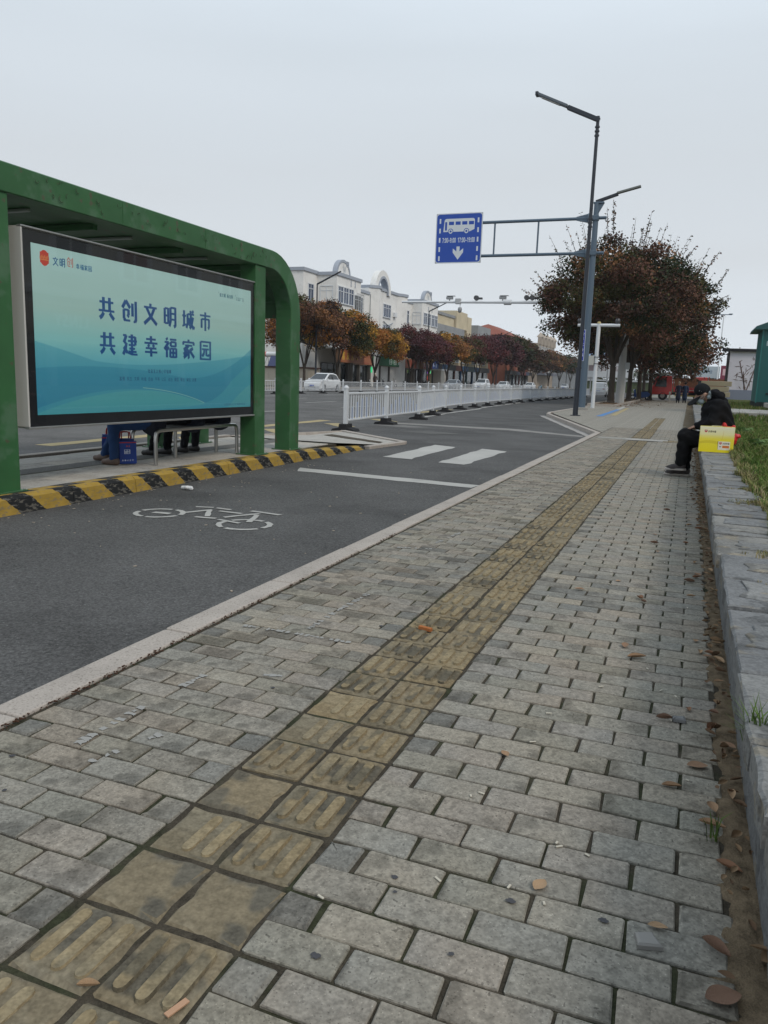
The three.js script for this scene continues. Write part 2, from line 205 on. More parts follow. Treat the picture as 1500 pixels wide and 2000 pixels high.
{
  const full = [], half = [], sizes = { L: 0.2, Rr: 0.2055 };
  const pv = (w, n, bev, wear) => Array.from({ length: n }, () => uvm(stone(w, 0.1022, 0.03, bev, wear, 8, 0.006), 1.3, rnd(), rnd()));
  const geoFullL = pv(0.2000, 14, 0.004, 0.0022), geoFullR = pv(0.2055, 14, 0.004, 0.0026), geoHalf = pv(0.096, 8, 0.009, 0.005), geoEnd = pv(0.118, 6, 0.008, 0.004);
  const all = [];
  const Z0 = -0.807, PITCH = 0.111;
  for (let r = 0; r < 209; r++) {
    const z = Z0 - (r + 0.5) * PITCH, odd = r % 2, jx = R(-0.003, 0.003);
    const put = (set, x, dark) => all.push({ g: pick(set), m: dark ? pick(M.paverDark) : pick(M.paver), x: x + R(-0.0015, 0.0015), z: z + R(-0.0015, 0.0015), ry: R(-0.008, 0.008), y: R(-0.002, 0.0012) });
    const x0 = -2.03 + jx;
    const patch = z < -4.1 && z > -5.3;                       // an older, darker repaired patch
    if (odd) { put(geoHalf, x0 + 0.05, true); for (let k = 0; k < 3; k++) put(geoFullL, x0 + 0.104 + 0.2075 * (k + 0.5), patch && rnd() < 0.5); put(geoHalf, x0 + 0.7765, true); }
    else for (let k = 0; k < 4; k++) put(geoFullL, x0 + 0.2075 * (k + 0.5), patch && rnd() < 0.5);
    const q0 = -0.775 + jx;
    if (odd) { put(geoHalf, q0 + 0.05, rnd() < 0.75); for (let k = 0; k < 4; k++) put(geoFullR, q0 + 0.107 + 0.2145 * (k + 0.5), patch && k < 2 && rnd() < 0.6); }
    else { for (let k = 0; k < 4; k++) put(geoFullR, q0 + 0.2145 * (k + 0.5), patch && k < 2 && rnd() < 0.6); put(geoEnd, q0 + 0.921, false); }
  }
  const manhole = (a) => a.z < -18.4 && a.z > -19.25 && a.x < -0.3 && a.x > -1.3;
  const list = all.filter((a) => !manhole(a)).sort((a, b) => Math.hypot(a.x, a.z, 1.2) - Math.hypot(b.x, b.z, 1.2));
  // pavers that lie inside the view show largest; keep those as single parts
  const seen = (a) => { const v = V(a.x, 0, a.z).project(camera); return Math.abs(v.x) < 1.12 && Math.abs(v.y) < 1.1; };
  camera.updateMatrixWorld(); camera.updateProjectionMatrix();
  const near = [], rest = [];
  for (const a of list) (near.length < 300 && seen(a) ? near : rest).push(a);
  for (const a of near) { const o = P('paver', a.g, a.m, walk); o.position.set(a.x, a.y, a.z); o.rotation.y = a.ry; }
  for (const [mats, nm] of [[M.paver, 'paver_field'], [M.paverDark, 'dark_paver_field']]) mats.forEach((m) => { const gs = rest.filter((a) => a.m === m).map((a) => { const g = a.g.clone(); g.rotateY(a.ry); g.translate(a.x, a.y, a.z); return g; }); if (gs.length) { const o = P(nm, mergeGeometries(gs), m, walk); o.userData.kind = 'stuff'; } });
}
{ // tactile guide tiles, two wide
  const barGeo = (x, w, len, h) => { const o = [], r = w / 2, n = 5; for (let k = 0; k <= n; k++) { const a = Math.PI * k / n; o.push([Math.cos(a) * r, len / 2 - r + Math.sin(a) * r]); } for (let k = 0; k <= n; k++) { const a = Math.PI * (1 + k / n); o.push([Math.cos(a) * r, -len / 2 + r + Math.sin(a) * r]); }
    const pos = [], m = o.length, q = (p, s, y) => [p[0] * s[0], y, p[1] * s[1]], s1 = [0.84, 1 - 0.16 * w / len]; for (let i = 0; i < m; i++) { const a = o[i], b = o[(i + 1) % m]; pos.push(...q(a, [1, 1], -0.004), ...q(b, [1, 1], -0.004), ...q(b, s1, h), ...q(a, [1, 1], -0.004), ...q(b, s1, h), ...q(a, s1, h), 0, h, 0, ...q(a, s1, h), ...q(b, s1, h)); } const g = new THREE.BufferGeometry(); g.setAttribute('position', new THREE.Float32BufferAttribute(pos, 3)); g.computeVertexNormals(); return g.translate(x, 0, R(-0.004, 0.004)); };
  const variants = Array.from({ length: 8 }, (_, k) => { const worn = k >= 5; const gs = [stone(0.1945, 0.207, 0.035, worn ? 0.011 : 0.006, worn ? 0.006 : 0.002, worn ? 16 : 8, worn ? 0.008 : 0.001)]; const hs = k === 7 ? [] : k === 6 ? [0.004, 0.0045] : k === 5 ? [0.005, 0.006, 0.0045] : [0.0095, 0.01, 0.009]; const tile = uvm(merge(gs), 0.9, rnd(), rnd()); tile.userData.bars = hs.length ? uvm(merge(hs.map((h, q) => barGeo((q - 1) * 0.059, 0.034, 0.17, h))), 0.9, rnd(), rnd()) : null; return tile; });
  for (let c = 0; c < 2; c++) for (let k = -1; k < 143; k++) {
    const z = -1.029 - (k + 0.5) * 0.222; if (z < -18.45 && z > -19.3) continue;
    const vg = pick(variants), o = P('tactile_tile', vg, pick(M.tactile), walk); if (vg.userData.bars) P('guide_bars', vg.userData.bars, pick(M.tactileBar), o); o.position.set(-1.196 + 0.105 + c * 0.21 + R(-0.003, 0.003), R(-0.003, 0.002), z + R(-0.003, 0.003)); o.rotation.y = R(-0.014, 0.014) + (rnd() < 0.5 ? Math.PI : 0);
    if (z < -24) o.position.y += 0.0045;
  }
  // access cover across the guide path, and the cross tiles beside it
  const cv = P('access_cover', rbx(1.0, 0.03, 0.62, 0.006, -0.86, -0.012, -18.86), M.concrete[1], walk); P('cover_rim', [bx(1.03, 0.012, 0.03, -0.86, 0.0, -18.53), bx(1.03, 0.012, 0.03, -0.86, 0.0, -19.19)], mat([0.2, 0.19, 0.175], 0.9), cv);
  for (let k = 0; k < 4; k++) { const o = P('tactile_tile', variants[k], M.tactile[2], walk); o.position.set(-0.26 + k * 0.12 - 0.1, 0.0075, -18.6 - (k % 2) * 0.23); o.rotation.y = Math.PI / 2; }
  P('drain_cover', [rbx(0.62, 0.02, 0.5, 0.006, -1.6, -0.003, -18.9)], mat([0.3, 0.29, 0.26], 0.85, { map: T.wall }), walk);
  P('blue_parking_line', ragged([[-3.4, -32], [-3.15, -32], [-3.3, -42.5], [-3.5, -42.5]], 0.004, 0.6, 0.01), mat([0.10, 0.22, 0.44], 0.8), walk);
  P('white_parking_line', ragged([[-3.5, -42.7], [-3.3, -42.7], [-3.9, -62], [-4.08, -62]], 0.004, 0.8, 0.01), M.paint, walk);
  P('yellow_parking_line', ragged([[-3.0, -33.5], [-2.75, -33.5], [-3.1, -46], [-3.25, -46]], 0.004, 0.6, 0.02), M.yellowPaint, walk);
  // scuffed chalk marks
  const chalk = mat([0.30, 0.293, 0.275], 0.95);
  for (const [pts, w] of [[[[-1.90, -3.10], [-1.70, -3.11], [-1.34, -3.11]], 0.03], [[[-1.60, -3.2], [-1.60, -3.5], [-1.58, -3.9]], 0.035], [[[-1.74, -1.80], [-1.735, -2.15]], 0.035], [[[-1.62, -1.75], [-1.54, -2.0]], 0.03], [[[-1.72, -2.36], [-1.71, -2.5]], 0.03], [[[-1.86, -5.12], [-1.62, -5.2]], 0.03], [[[-1.66, -5.4], [-1.6, -5.95]], 0.035], [[[-1.50, -2.6], [-1.42, -2.62]], 0.03]]) for (let i = 0; i + 1 < pts.length; i++) {
    const [a, b] = [pts[i], pts[i + 1]], L = Math.hypot(b[0] - a[0], b[1] - a[1]), n = Math.max(3, Math.round(L / 0.026)); const nx = -(b[1] - a[1]) / L, nz = (b[0] - a[0]) / L;
    const gs = []; for (let k = 0; k < n; k++) { if (rnd() < 0.28) continue; const t0 = k / n, t1 = (k + R(0.55, 1.0)) / n, ww = w * R(0.2, 0.6), p = (t, s) => [lerp(a[0], b[0], t) + nx * s, lerp(a[1], b[1], t) + nz * s]; gs.push(ragged([p(t0, ww), p(t1, ww), p(t1, -ww), p(t0, -ww)], 0.0032, 0.008, 0.0045)); }
    if (gs.length) P('chalk_mark', gs, chalk, walk);
  }
  // trodden chewing-gum spots
  const gum = mat([0.07, 0.07, 0.075], 0.9);
  for (const [x, z] of [[-0.36, -1.42], [-0.62, -1.30], [-0.28, -1.64], [-0.54, -1.56], [-0.56, -1.61], [-0.33, -1.18], [-1.86, -1.68], [-1.72, -1.52], [-1.66, -1.24], [-0.07, -1.66], [-1.30, -3.4], [-1.4, -2.5]]) { const p = []; const r0 = R(0.005, 0.0105); for (let k = 0; k < 15; k++) { const a = k / 15 * 6.283, r = r0 * R(0.7, 1.2); p.push([x + Math.cos(a) * r * 1.2, z + Math.sin(a) * r]); } P('gum_spot', flat(p, 0.0034), gum, walk); }
}

// ---------------------------------------------------------------- granite kerb of the footpath
{
  const kerb = struct('kerb'); const mk = (L) => uvm(rbx(0.145, 0.26, L - 0.008, 0.012), 0.8, rnd(), rnd());
  const run = (a, b, len) => { const dx = b[0] - a[0], dz = b[1] - a[1], D = Math.hypot(dx, dz), n = Math.round(D / len), L = D / n, vs = [mk(L), mk(L), mk(L)]; for (let k = 0; k < n; k++) { const t = (k + 0.5) / n, o = P('kerb_stone', pick(vs), M.granite, kerb); o.position.set(a[0] + dx * t + R(-0.003, 0.003), -0.124 + R(-0.002, 0.003), a[1] + dz * t); o.rotation.y = Math.atan2(dx, dz) + R(-0.003, 0.003); } };
  run([-2.125, 2.1], [-2.125, -20.85], 0.98); run([-2.16, -20.98], [-5.33, -32.3], 0.98); run([-5.36, -32.4], [-5.55, -34.0], 0.8); run([-5.55, -34.1], [-5.55, -82], 1.6);
}
// bark litter caught between kerb and pavers
{ const gs = []; for (let k = 0; k < 420; k++) { const z = -1.0 - Math.pow(rnd(), 2) * 4.6, x = -2.046 + R(-0.012, 0.02); gs.push(bx(R(0.004, 0.016), 0.003, R(0.003, 0.006), x, 0.001 + R(0, 0.004), z, R(-0.3, 0.3), R(0, 3), R(-0.3, 0.3))); } const o = P('bark_litter', gs, mat([0.065, 0.035, 0.024], 1), walk); o.userData.kind = 'stuff'; }

// ---------------------------------------------------------------- soil strip, low slate wall, lawn
function sheet(x0, x1, z0, z1, nx, nz, f) { const pos = [], id = [], uv = []; for (let j = 0; j <= nz; j++) for (let i = 0; i <= nx; i++) { const x = lerp(x0, x1, i / nx), z = lerp(z0, z1, j / nz); pos.push(x, f(x, z), z); uv.push(x, -z); } for (let j = 0; j < nz; j++) for (let i = 0; i < nx; i++) { const a = j * (nx + 1) + i; id.push(a, a + 1, a + nx + 2, a, a + nx + 2, a + nx + 1); } const g = new THREE.BufferGeometry(); g.setAttribute('position', new THREE.Float32BufferAttribute(pos, 3)); g.setAttribute('uv', new THREE.Float32BufferAttribute(uv, 2)); g.setIndex(id); g.computeVertexNormals(); return g; }
const nz3 = (x, z, s) => fbm(x * s / 64 + 0.13, z * s / 64 + 0.37, 64, 3, 5) - 0.5;
struct('soil_strip', sheet(0.145, 0.31, 1, -24, 8, 900, (x, z) => -0.012 + step(0.165, 0.235, x) * 0.016 + nz3(x, z, 9) * 0.03 + nz3(x, z, 40) * 0.022), M.soil);
struct('soil_strip', sheet(-0.1, 0.31, -24, -82, 6, 300, (x, z) => 0.006 + nz3(x, z, 5) * 0.03), M.soil);
const lowWall = thing('low_wall', 'low garden wall topped with split grey slate slabs beside the footpath', 'wall', [0, 0, 0]);
P('wall_core', uvm(bx(0.28, 0.44, 45, 0.405, 0.085, -21), 1), M.slate[3], lowWall);
const slabTops = [];
{
  let z = -0.5, k = 0;
  while (z > -43) {
    const L = z > -6 ? [0.62, 0.46, 0.34, 0.52, 0.78, 0.5, 0.55, 0.6, 0.22, 0.42][k % 10] * R(0.92, 1.06) : R(0.32, 0.62) * (z < -16 ? 1.5 : 1); const w = R(0.36, 0.42), h = 0.075;
    const rag = z > -16 ? 24 : 12, L2 = L - R(0.006, 0.02), bv = R(0.006, 0.012), sd = seed, g = stone(w, L2, h, bv, 0.006, rag, 0.012, 'sides'); seed = sd; const g2 = stone(w, L2, h, bv, 0.006, rag, 0.012, 'top'); const y = 0.388 + R(-0.006, 0.006), zc = z - L / 2, xc = 0.211 + w / 2 + R(-0.005, 0.005);
    const o = P('coping_slab', uvm(g2, 1.1, rnd(), rnd()), pick(M.slate), lowWall); P('slab_edge', uvm(g, 1.1, rnd(), rnd()), o.material, o); o.position.set(xc, y, zc); o.rotation.y = R(-0.01, 0.01); slabTops.push(zc);
    // split flakes of slate standing a little proud on the surface
    if (z > -12) { const f = P('slate_flake', uvm(stone(w * R(0.45, 0.8), L * R(0.3, 0.6), 0.012, 0.005, 0.02, 16, 0.01), 1.1, rnd(), rnd()), pick(M.slate), o); f.position.set(R(-0.03, 0.06), 0.007, R(-0.1, 0.1) * L); f.rotation.y = R(-0.1, 0.1); }
    z -= L + R(0.0, 0.02); k++;
  }
}
const lawnY = (x, z) => 0.372 + nz3(x, z, 2.5) * 0.05 + nz3(x, z, 9) * 0.02;
struct('lawn', sheet(0.47, 9, 1.5, -84, 40, 260, lawnY), bump(mat(0xffffff, 1, { map: T.grass }), T.fine, 0.02));
struct('lawn', flat([[9, 2], [120, 2], [120, -140], [9, -84]], 0.35), mat([0.09, 0.105, 0.04], 1));
struct('bare_yard', flat([[0.2, -104], [120, -104], [120, -300], [-5.4, -300], [-5.4, -104]], -0.05), mat([0.22, 0.21, 0.18], 1, { map: T.wall }));
{ // grass blades
  const tuft = (n, h, w) => { const p = []; for (let k = 0; k < n; k++) { const a = R(0, 6.28), b = R(0.15, 0.75), hh = h * R(0.6, 1.15), x = R(-0.02, 0.02), z = R(-0.02, 0.02), dx = Math.cos(a), dz = Math.sin(a), px = -dz * w, pz = dx * w; const m = [x + dx * hh * b * 0.3, hh * 0.6, z + dz * hh * b * 0.3], t = [x + dx * hh * b, hh * (1 - b * 0.35), z + dz * hh * b]; p.push(x - px, 0, z - pz, x + px, 0, z + pz, m[0] + px * 0.7, m[1], m[2] + pz * 0.7, x - px, 0, z - pz, m[0] + px * 0.7, m[1], m[2] + pz * 0.7, m[0] - px * 0.7, m[1], m[2] - pz * 0.7, m[0] - px * 0.7, m[1], m[2] - pz * 0.7, m[0] + px * 0.7, m[1], m[2] + pz * 0.7, ...t); } const g = new THREE.BufferGeometry(); g.setAttribute('position', new THREE.Float32BufferAttribute(p, 3)); g.computeVertexNormals(); return g; };
  const gm = mat(0xffffff, 0.9), greens = [[0.085, 0.145, 0.03], [0.10, 0.16, 0.035], [0.07, 0.125, 0.028], [0.14, 0.16, 0.05], [0.21, 0.18, 0.08], [0.12, 0.18, 0.045]];
  const field = (name, n, geo, spot) => { const o = new THREE.InstancedMesh(geo, gm, n), m = new THREE.Matrix4(), q = new THREE.Quaternion(), c = new THREE.Color(); for (let i = 0; i < n; i++) { const [x, y, z, s, dry] = spot(i); q.setFromAxisAngle(V(0, 1, 0), R(0, 6.28)); m.compose(V(x, y, z), q, V(s, s * R(0.7, 1.2), s)); o.setMatrixAt(i, m); const g = dry ? pick([greens[4], greens[3], [0.27, 0.23, 0.13]]) : pick(greens), k = R(0.8, 1.2); o.setColorAt(i, c.setRGB(g[0] * k, g[1] * k, g[2] * k)); } o.name = numbered(name); o.userData = { kind: 'stuff', label: 'uneven green and straw-coloured grass of the lawn behind the low wall', category: 'grass' }; scene.add(o); return o; };
  field('grass', 16000, tuft(6, 0.085, 0.004), () => { const z = -3 - Math.pow(rnd(), 0.8) * 18, x = 0.56 + nz3(1, z, 3) * 0.16 + Math.pow(rnd(), 1.3) * 1.9; return [x, lawnY(x, z) - 0.005, z, R(0.6, 1.3), x < 0.68 + nz3(3, z, 2) * 0.3 && rnd() < 0.7]; });
  field('grass', 9000, tuft(7, 0.14, 0.009), () => { const z = -19 - rnd() * 40, x = 0.62 + rnd() * 5; return [x, lawnY(x, z) - 0.005, z, R(0.6, 1.3), rnd() < 0.15]; });
  const dry = field('dry_grass', 420, tuft(6, 0.028, 0.0022), () => { const c = pick([-3.55, -4.25, -6.2, -7.0]), g = () => rnd() + rnd() + rnd() - 1.5, z = c + g() * 0.12, x = 0.6 - Math.abs(g()) * 0.2; return [x, 0.386, z, R(0.5, 1.2), true]; }); dry.userData.label = 'straw-coloured dry grass lying over the slab joints';
  const tg = (name, label, pos, n, h) => { const o = mesh(numbered(name), tuft(n, h, 0.003), mat([0.085, 0.135, 0.035], 0.85)); o.position.set(...pos); o.userData = { label, category: 'grass tuft' }; scene.add(o); };
  tg('grass_tuft', 'tuft of green grass spilling over the wall edge in the foreground', [0.235, 0.30, -2.02], 60, 0.16);
  tg('grass_tuft', 'thin green grass sprig lying across the pavers near the soil strip', [0.17, 0.0, -2.12], 9, 0.10);
  const wl = []; for (let k = 0; k < 40; k++) { const a = R(0, 6.28), r = R(0.02, 0.17), g = new THREE.CircleGeometry(R(0.018, 0.032), 6).scale(1.6, 0.7, 1).rotateX(-0.7 + R(-0.5, 0.5)).rotateY(a).translate(Math.cos(a) * r, R(0.04, 0.13), Math.sin(a) * r); wl.push(g); }
  for (let k = 0; k < 12; k++) { const a = k / 12 * 6.28; wl.push(rod([0, 0, 0], [Math.cos(a) * 0.1, 0.08, Math.sin(a) * 0.1], 0.004, 4)); } const wm = mat([0.12, 0.20, 0.07], 0.7); single('broadleaf_weed', wl, wm, 'broad-leaved green weed growing in the lawn beside the plinth', 'weed', undefined, [1.05, 0.38, -16.2]); single('broadleaf_weed', wl, wm, 'broad-leaved green weed growing in the lawn behind the seated person', 'weed', undefined, [1.02, 0.38, -12.6]);
}
// ---------------------------------------------------------------- figures: capsule fields meshed into one skin
function sdf(bones, k = 0.03, cell = 0.016, extra) {     // bone: [x,y,z, x,y,z, r0, r1, (flatten axis scale z)]
  const lo = [1e9, 1e9, 1e9], hi = [-1e9, -1e9, -1e9];
  for (const b of bones) for (let a = 0; a < 3; a++) { const m = Math.max(b[6], b[7]) * 1.15 + k + cell * 2; lo[a] = Math.min(lo[a], b[a] - m, b[a + 3] - m); hi[a] = Math.max(hi[a], b[a] + m, b[a + 3] + m); }
  const n = [0, 1, 2].map((a) => Math.ceil((hi[a] - lo[a]) / cell) + 1), [nx, ny, nz] = n, F = new Float32Array(nx * ny * nz);
  const field = (x, y, z) => {
    let d = 1e9;
    for (const b of bones) {
      const ex = b[3] - b[0], ey = b[4] - b[1], ez = b[5] - b[2], px = x - b[0], py = y - b[1], pz = z - b[2], l = ex * ex + ey * ey + ez * ez || 1e-9;
      const t = clamp((px * ex + py * ey + pz * ez) / l), q = Math.hypot(px - ex * t, py - ey * t, pz - ez * t) - lerp(b[6], b[7], t);
      const h = clamp(0.5 + 0.5 * (d - q) / k); d = d > 1e8 ? q : lerp(d, q, h) - k * h * (1 - h);
    }
    return extra ? extra(x, y, z, d) : d;
  };
  for (let c = 0, i = 0; c < nz; c++) for (let b = 0; b < ny; b++) for (let a = 0; a < nx; a++) F[i++] = field(lo[0] + a * cell, lo[1] + b * cell, lo[2] + c * cell);
  const id = new Int32Array(nx * ny * nz).fill(-1), pos = [], idx = [], at = (a, b, c) => a + nx * (b + ny * c);
  for (let c = 0; c < nz - 1; c++) for (let b = 0; b < ny - 1; b++) for (let a = 0; a < nx - 1; a++) {
    let m = 0, sx = 0, sy = 0, sz = 0, cnt = 0; const v = [];
    for (let q = 0; q < 8; q++) { const f = F[at(a + (q & 1), b + ((q >> 1) & 1), c + (q >> 2))]; v.push(f); if (f < 0) m |= 1 << q; }
    if (m === 0 || m === 255) continue;
    for (let q = 0; q < 8; q++) for (const s of [1, 2, 4]) { const w = q | s; if (w === q || ((v[q] < 0) === (v[w] < 0))) continue; const t = v[q] / (v[q] - v[w]); sx += lerp(q & 1, w & 1, t); sy += lerp((q >> 1) & 1, (w >> 1) & 1, t); sz += lerp(q >> 2, w >> 2, t); cnt++; }
    id[at(a, b, c)] = pos.length / 3; pos.push(lo[0] + (a + sx / cnt) * cell, lo[1] + (b + sy / cnt) * cell, lo[2] + (c + sz / cnt) * cell);
  }
  const qd = (p, q, r, s, f) => { if (p < 0 || q < 0 || r < 0 || s < 0) return; f ? idx.push(p, q, r, p, r, s) : idx.push(p, r, q, p, s, r); };
  for (let c = 1; c < nz - 1; c++) for (let b = 1; b < ny - 1; b++) for (let a = 1; a < nx - 1; a++) {
    const f = F[at(a, b, c)] < 0;
    if (f !== F[at(a + 1, b, c)] < 0) qd(id[at(a, b - 1, c - 1)], id[at(a, b, c - 1)], id[at(a, b, c)], id[at(a, b - 1, c)], f);
    if (f !== F[at(a, b + 1, c)] < 0) qd(id[at(a - 1, b, c - 1)], id[at(a - 1, b, c)], id[at(a, b, c)], id[at(a, b, c - 1)], f);
    if (f !== F[at(a, b, c + 1)] < 0) qd(id[at(a - 1, b - 1, c)], id[at(a, b - 1, c)], id[at(a, b, c)], id[at(a - 1, b, c)], f);
  }
  const g = new THREE.BufferGeometry(); g.setAttribute('position', new THREE.Float32BufferAttribute(pos, 3)); g.setIndex(idx); g.computeVertexNormals(); return g;
}
const folds = (amp, s) => (x, y, z, d) => d + amp * (Math.sin(x * 31 * s + y * 53 * s + 2 * Math.sin(z * 23 * s)) + 0.7 * Math.sin(y * 71 * s - z * 47 * s + 2 * Math.sin(x * 37 * s)));
const SK = mat([0.36, 0.21, 0.15], 0.6), HAIR = mat([0.018, 0.016, 0.015], 0.7);
const cloth = (c) => bump(mat(c, 0.92), T.fine, 0.002);
function hand(x, y, z, dir, side, up = [0, 1, 0]) {       // palm and five fingers, dir = pointing direction
  const d = V(...dir).normalize(), u = V(...up), s = d.clone().cross(u).normalize().multiplyScalar(side), b = []; const n = s.clone().cross(d).multiplyScalar(side);
  const p = (f, l, h) => [x + d.x * f + s.x * l + n.x * h, y + d.y * f + s.y * l + n.y * h, z + d.z * f + s.z * l + n.z * h];
  const bone = (a, c, r0, r1) => b.push([...a, ...c, r0, r1]);
  bone(p(0, 0, 0), p(0.05, 0.012, 0), 0.024, 0.018); bone(p(0, 0, 0), p(0.05, -0.016, 0), 0.024, 0.018);
  [[0.026, 0.04, 0.034], [0.009, 0.046, 0.038], [-0.009, 0.042, 0.036], [-0.026, 0.032, 0.028]].forEach(([l, a, c]) => { const k = p(0.07, l, 0), m = p(0.07 + a, l * 1.1, -0.012), e = p(0.07 + a + c * 0.6, l * 1.1, -0.012 - c * 0.8); bone(k, m, 0.0095, 0.0085); bone(m, e, 0.0085, 0.0075); });
  bone(p(0.01, 0.025, 0), p(0.045, 0.05, -0.006), 0.013, 0.010); bone(p(0.045, 0.05, -0.006), p(0.075, 0.052, -0.016), 0.010, 0.008);
  return b;
}
// a seated figure in its own frame: sits at the origin's height h, faces +z
function seated(parent, o) {
  const h = o.h, w = 0.17, body = [[0, h + 0.1, -0.02, 0, h + 0.5, -0.04 + o.lean, 0.12, 0.13], [0, h + 0.5, -0.04 + o.lean, 0, h + 0.62, o.lean, 0.06, 0.05], [0, h + 0.72, 0.03 + o.lean, 0, h + 0.78, 0.02 + o.lean, 0.085, 0.095], [0, h + 0.69, 0.07 + o.lean, 0, h + 0.70, 0.1 + o.lean, 0.05, 0.035]];
  const tr = [], sl = [], shoes = [];
  for (const s of [-1, 1]) { const k = o.knee?.[s] || [0.11 * s, h + 0.06, 0.44], f = o.foot?.[s] || [0.11 * s, 0, 0.46]; tr.push([0.085 * s, h + 0.08, -0.02, k[0], k[1], k[2], 0.095, 0.07], [k[0], k[1], k[2], f[0], f[1] + 0.1, f[2] - 0.02, 0.07, 0.055]); shoes.push([s, f]); sl.push([w * s, h + 0.5, -0.04 + o.lean, 0.23 * s, h + 0.28, 0.05, 0.065, 0.052], [0.23 * s, h + 0.28, 0.05, 0.1 * s, h + 0.16, 0.27, 0.052, 0.042]); }
  const b = P('body', sdf([...body, ...tr.map((t) => [...t.slice(0, 6), t[6] * 0.8, t[7] * 0.7]), ...sl.map((t) => [...t.slice(0, 6), t[6] * 0.8, t[7] * 0.7]), ...hand(-0.1, h + 0.15, 0.29, [0.3, -0.2, 1], 1), ...hand(0.1, h + 0.15, 0.29, [-0.3, -0.2, 1], -1)], 0.025, 0.016), SK, parent);
  P('trousers', sdf(tr, 0.03, 0.016, folds(0.003, 1)), cloth(o.trousers), parent);
  P('jacket', sdf([[0, h + 0.06, -0.03, 0, h + 0.5, -0.04 + o.lean, 0.155, 0.14], [-0.1, h + 0.47, -0.04 + o.lean, 0.1, h + 0.47, -0.04 + o.lean, 0.1, 0.1], ...sl], 0.04, 0.018, folds(0.003, 0.9)), cloth(o.jacket), parent);
  P('hair', sdf([[0, h + 0.79, 0.0 + o.lean, 0, h + 0.80, 0.02 + o.lean, 0.098, 0.098]], 0.02, 0.016), HAIR, parent);
  for (const [s, f] of shoes) P('shoe', sdf([[f[0], f[1] + 0.045, f[2] - 0.05, f[0], f[1] + 0.035, f[2] + 0.13, 0.045, 0.035], [f[0], f[1] + 0.06, f[2] - 0.03, f[0], f[1] + 0.05, f[2] + 0.05, 0.045, 0.04]], 0.02, 0.011, (x, y, z, d) => Math.max(d, f[1] - y)), mat(o.shoe, 0.6), parent);
}
function standing(parent, o) {       // faces +z, feet on y = 0, height 1.7
  const st = o.stride || 0.1, body = [[0, 0.95, 0, 0, 1.32, 0, 0.11, 0.12], [0, 1.35, 0, 0, 1.5, 0.01, 0.055, 0.05], [0, 1.58, 0.02, 0, 1.62, 0.01, 0.085, 0.09]], tr = [], sl = [];
  for (const s of [-1, 1]) { const f = st * s; tr.push([0.08 * s, 0.92, 0, 0.09 * s, 0.5, f * 0.5 + 0.02, 0.09, 0.065], [0.09 * s, 0.5, f * 0.5 + 0.02, 0.09 * s, 0.1, f, 0.065, 0.05]); sl.push([0.19 * s, 1.36, 0, 0.24 * s, 1.1, -f * 0.6, 0.06, 0.05], [0.24 * s, 1.1, -f * 0.6, 0.22 * s, 0.88, -f * 1.2 + 0.06, 0.05, 0.04]); }
  P('body', sdf([...body, ...tr.map((t) => [...t.slice(0, 6), t[6] * 0.7, t[7] * 0.7]), ...sl.map((t) => [...t.slice(0, 6), t[6] * 0.7, t[7] * 0.7]), ...[-1, 1].flatMap((s) => hand(0.22 * s, 0.86, -st * s * 1.2 + 0.06, [0, -1, 0.1], s, [0, 0, 1]))], 0.025, 0.018), SK, parent);
  P('trousers', sdf(tr, 0.03, 0.02), cloth(o.trousers), parent);
  P('coat', sdf([[0, o.long ? 0.40 : 0.85, 0, 0, 1.32, 0, o.long ? 0.2 : 0.155, 0.15], [-0.12, 1.36, 0, 0.12, 1.36, 0, 0.085, 0.085], ...sl], 0.04, 0.02), cloth(o.coat), parent);
  if (o.hat) P('hat', sdf([[0, 1.67, 0, 0, 1.68, 0, 0.1, 0.1]], 0.02, 0.018), mat(o.hat, 0.7), parent); else P('hair', sdf([[0, 1.63, -0.02, 0, 1.64, -0.01, 0.096, 0.096]], 0.02, 0.018), HAIR, parent);
  for (const s of [-1, 1]) P('shoe', sdf([[0.09 * s, 0.045, st * s - 0.05, 0.09 * s, 0.035, st * s + 0.13, 0.045, 0.036]], 0.02, 0.014), mat([0.02, 0.02, 0.02], 0.6), parent);
}

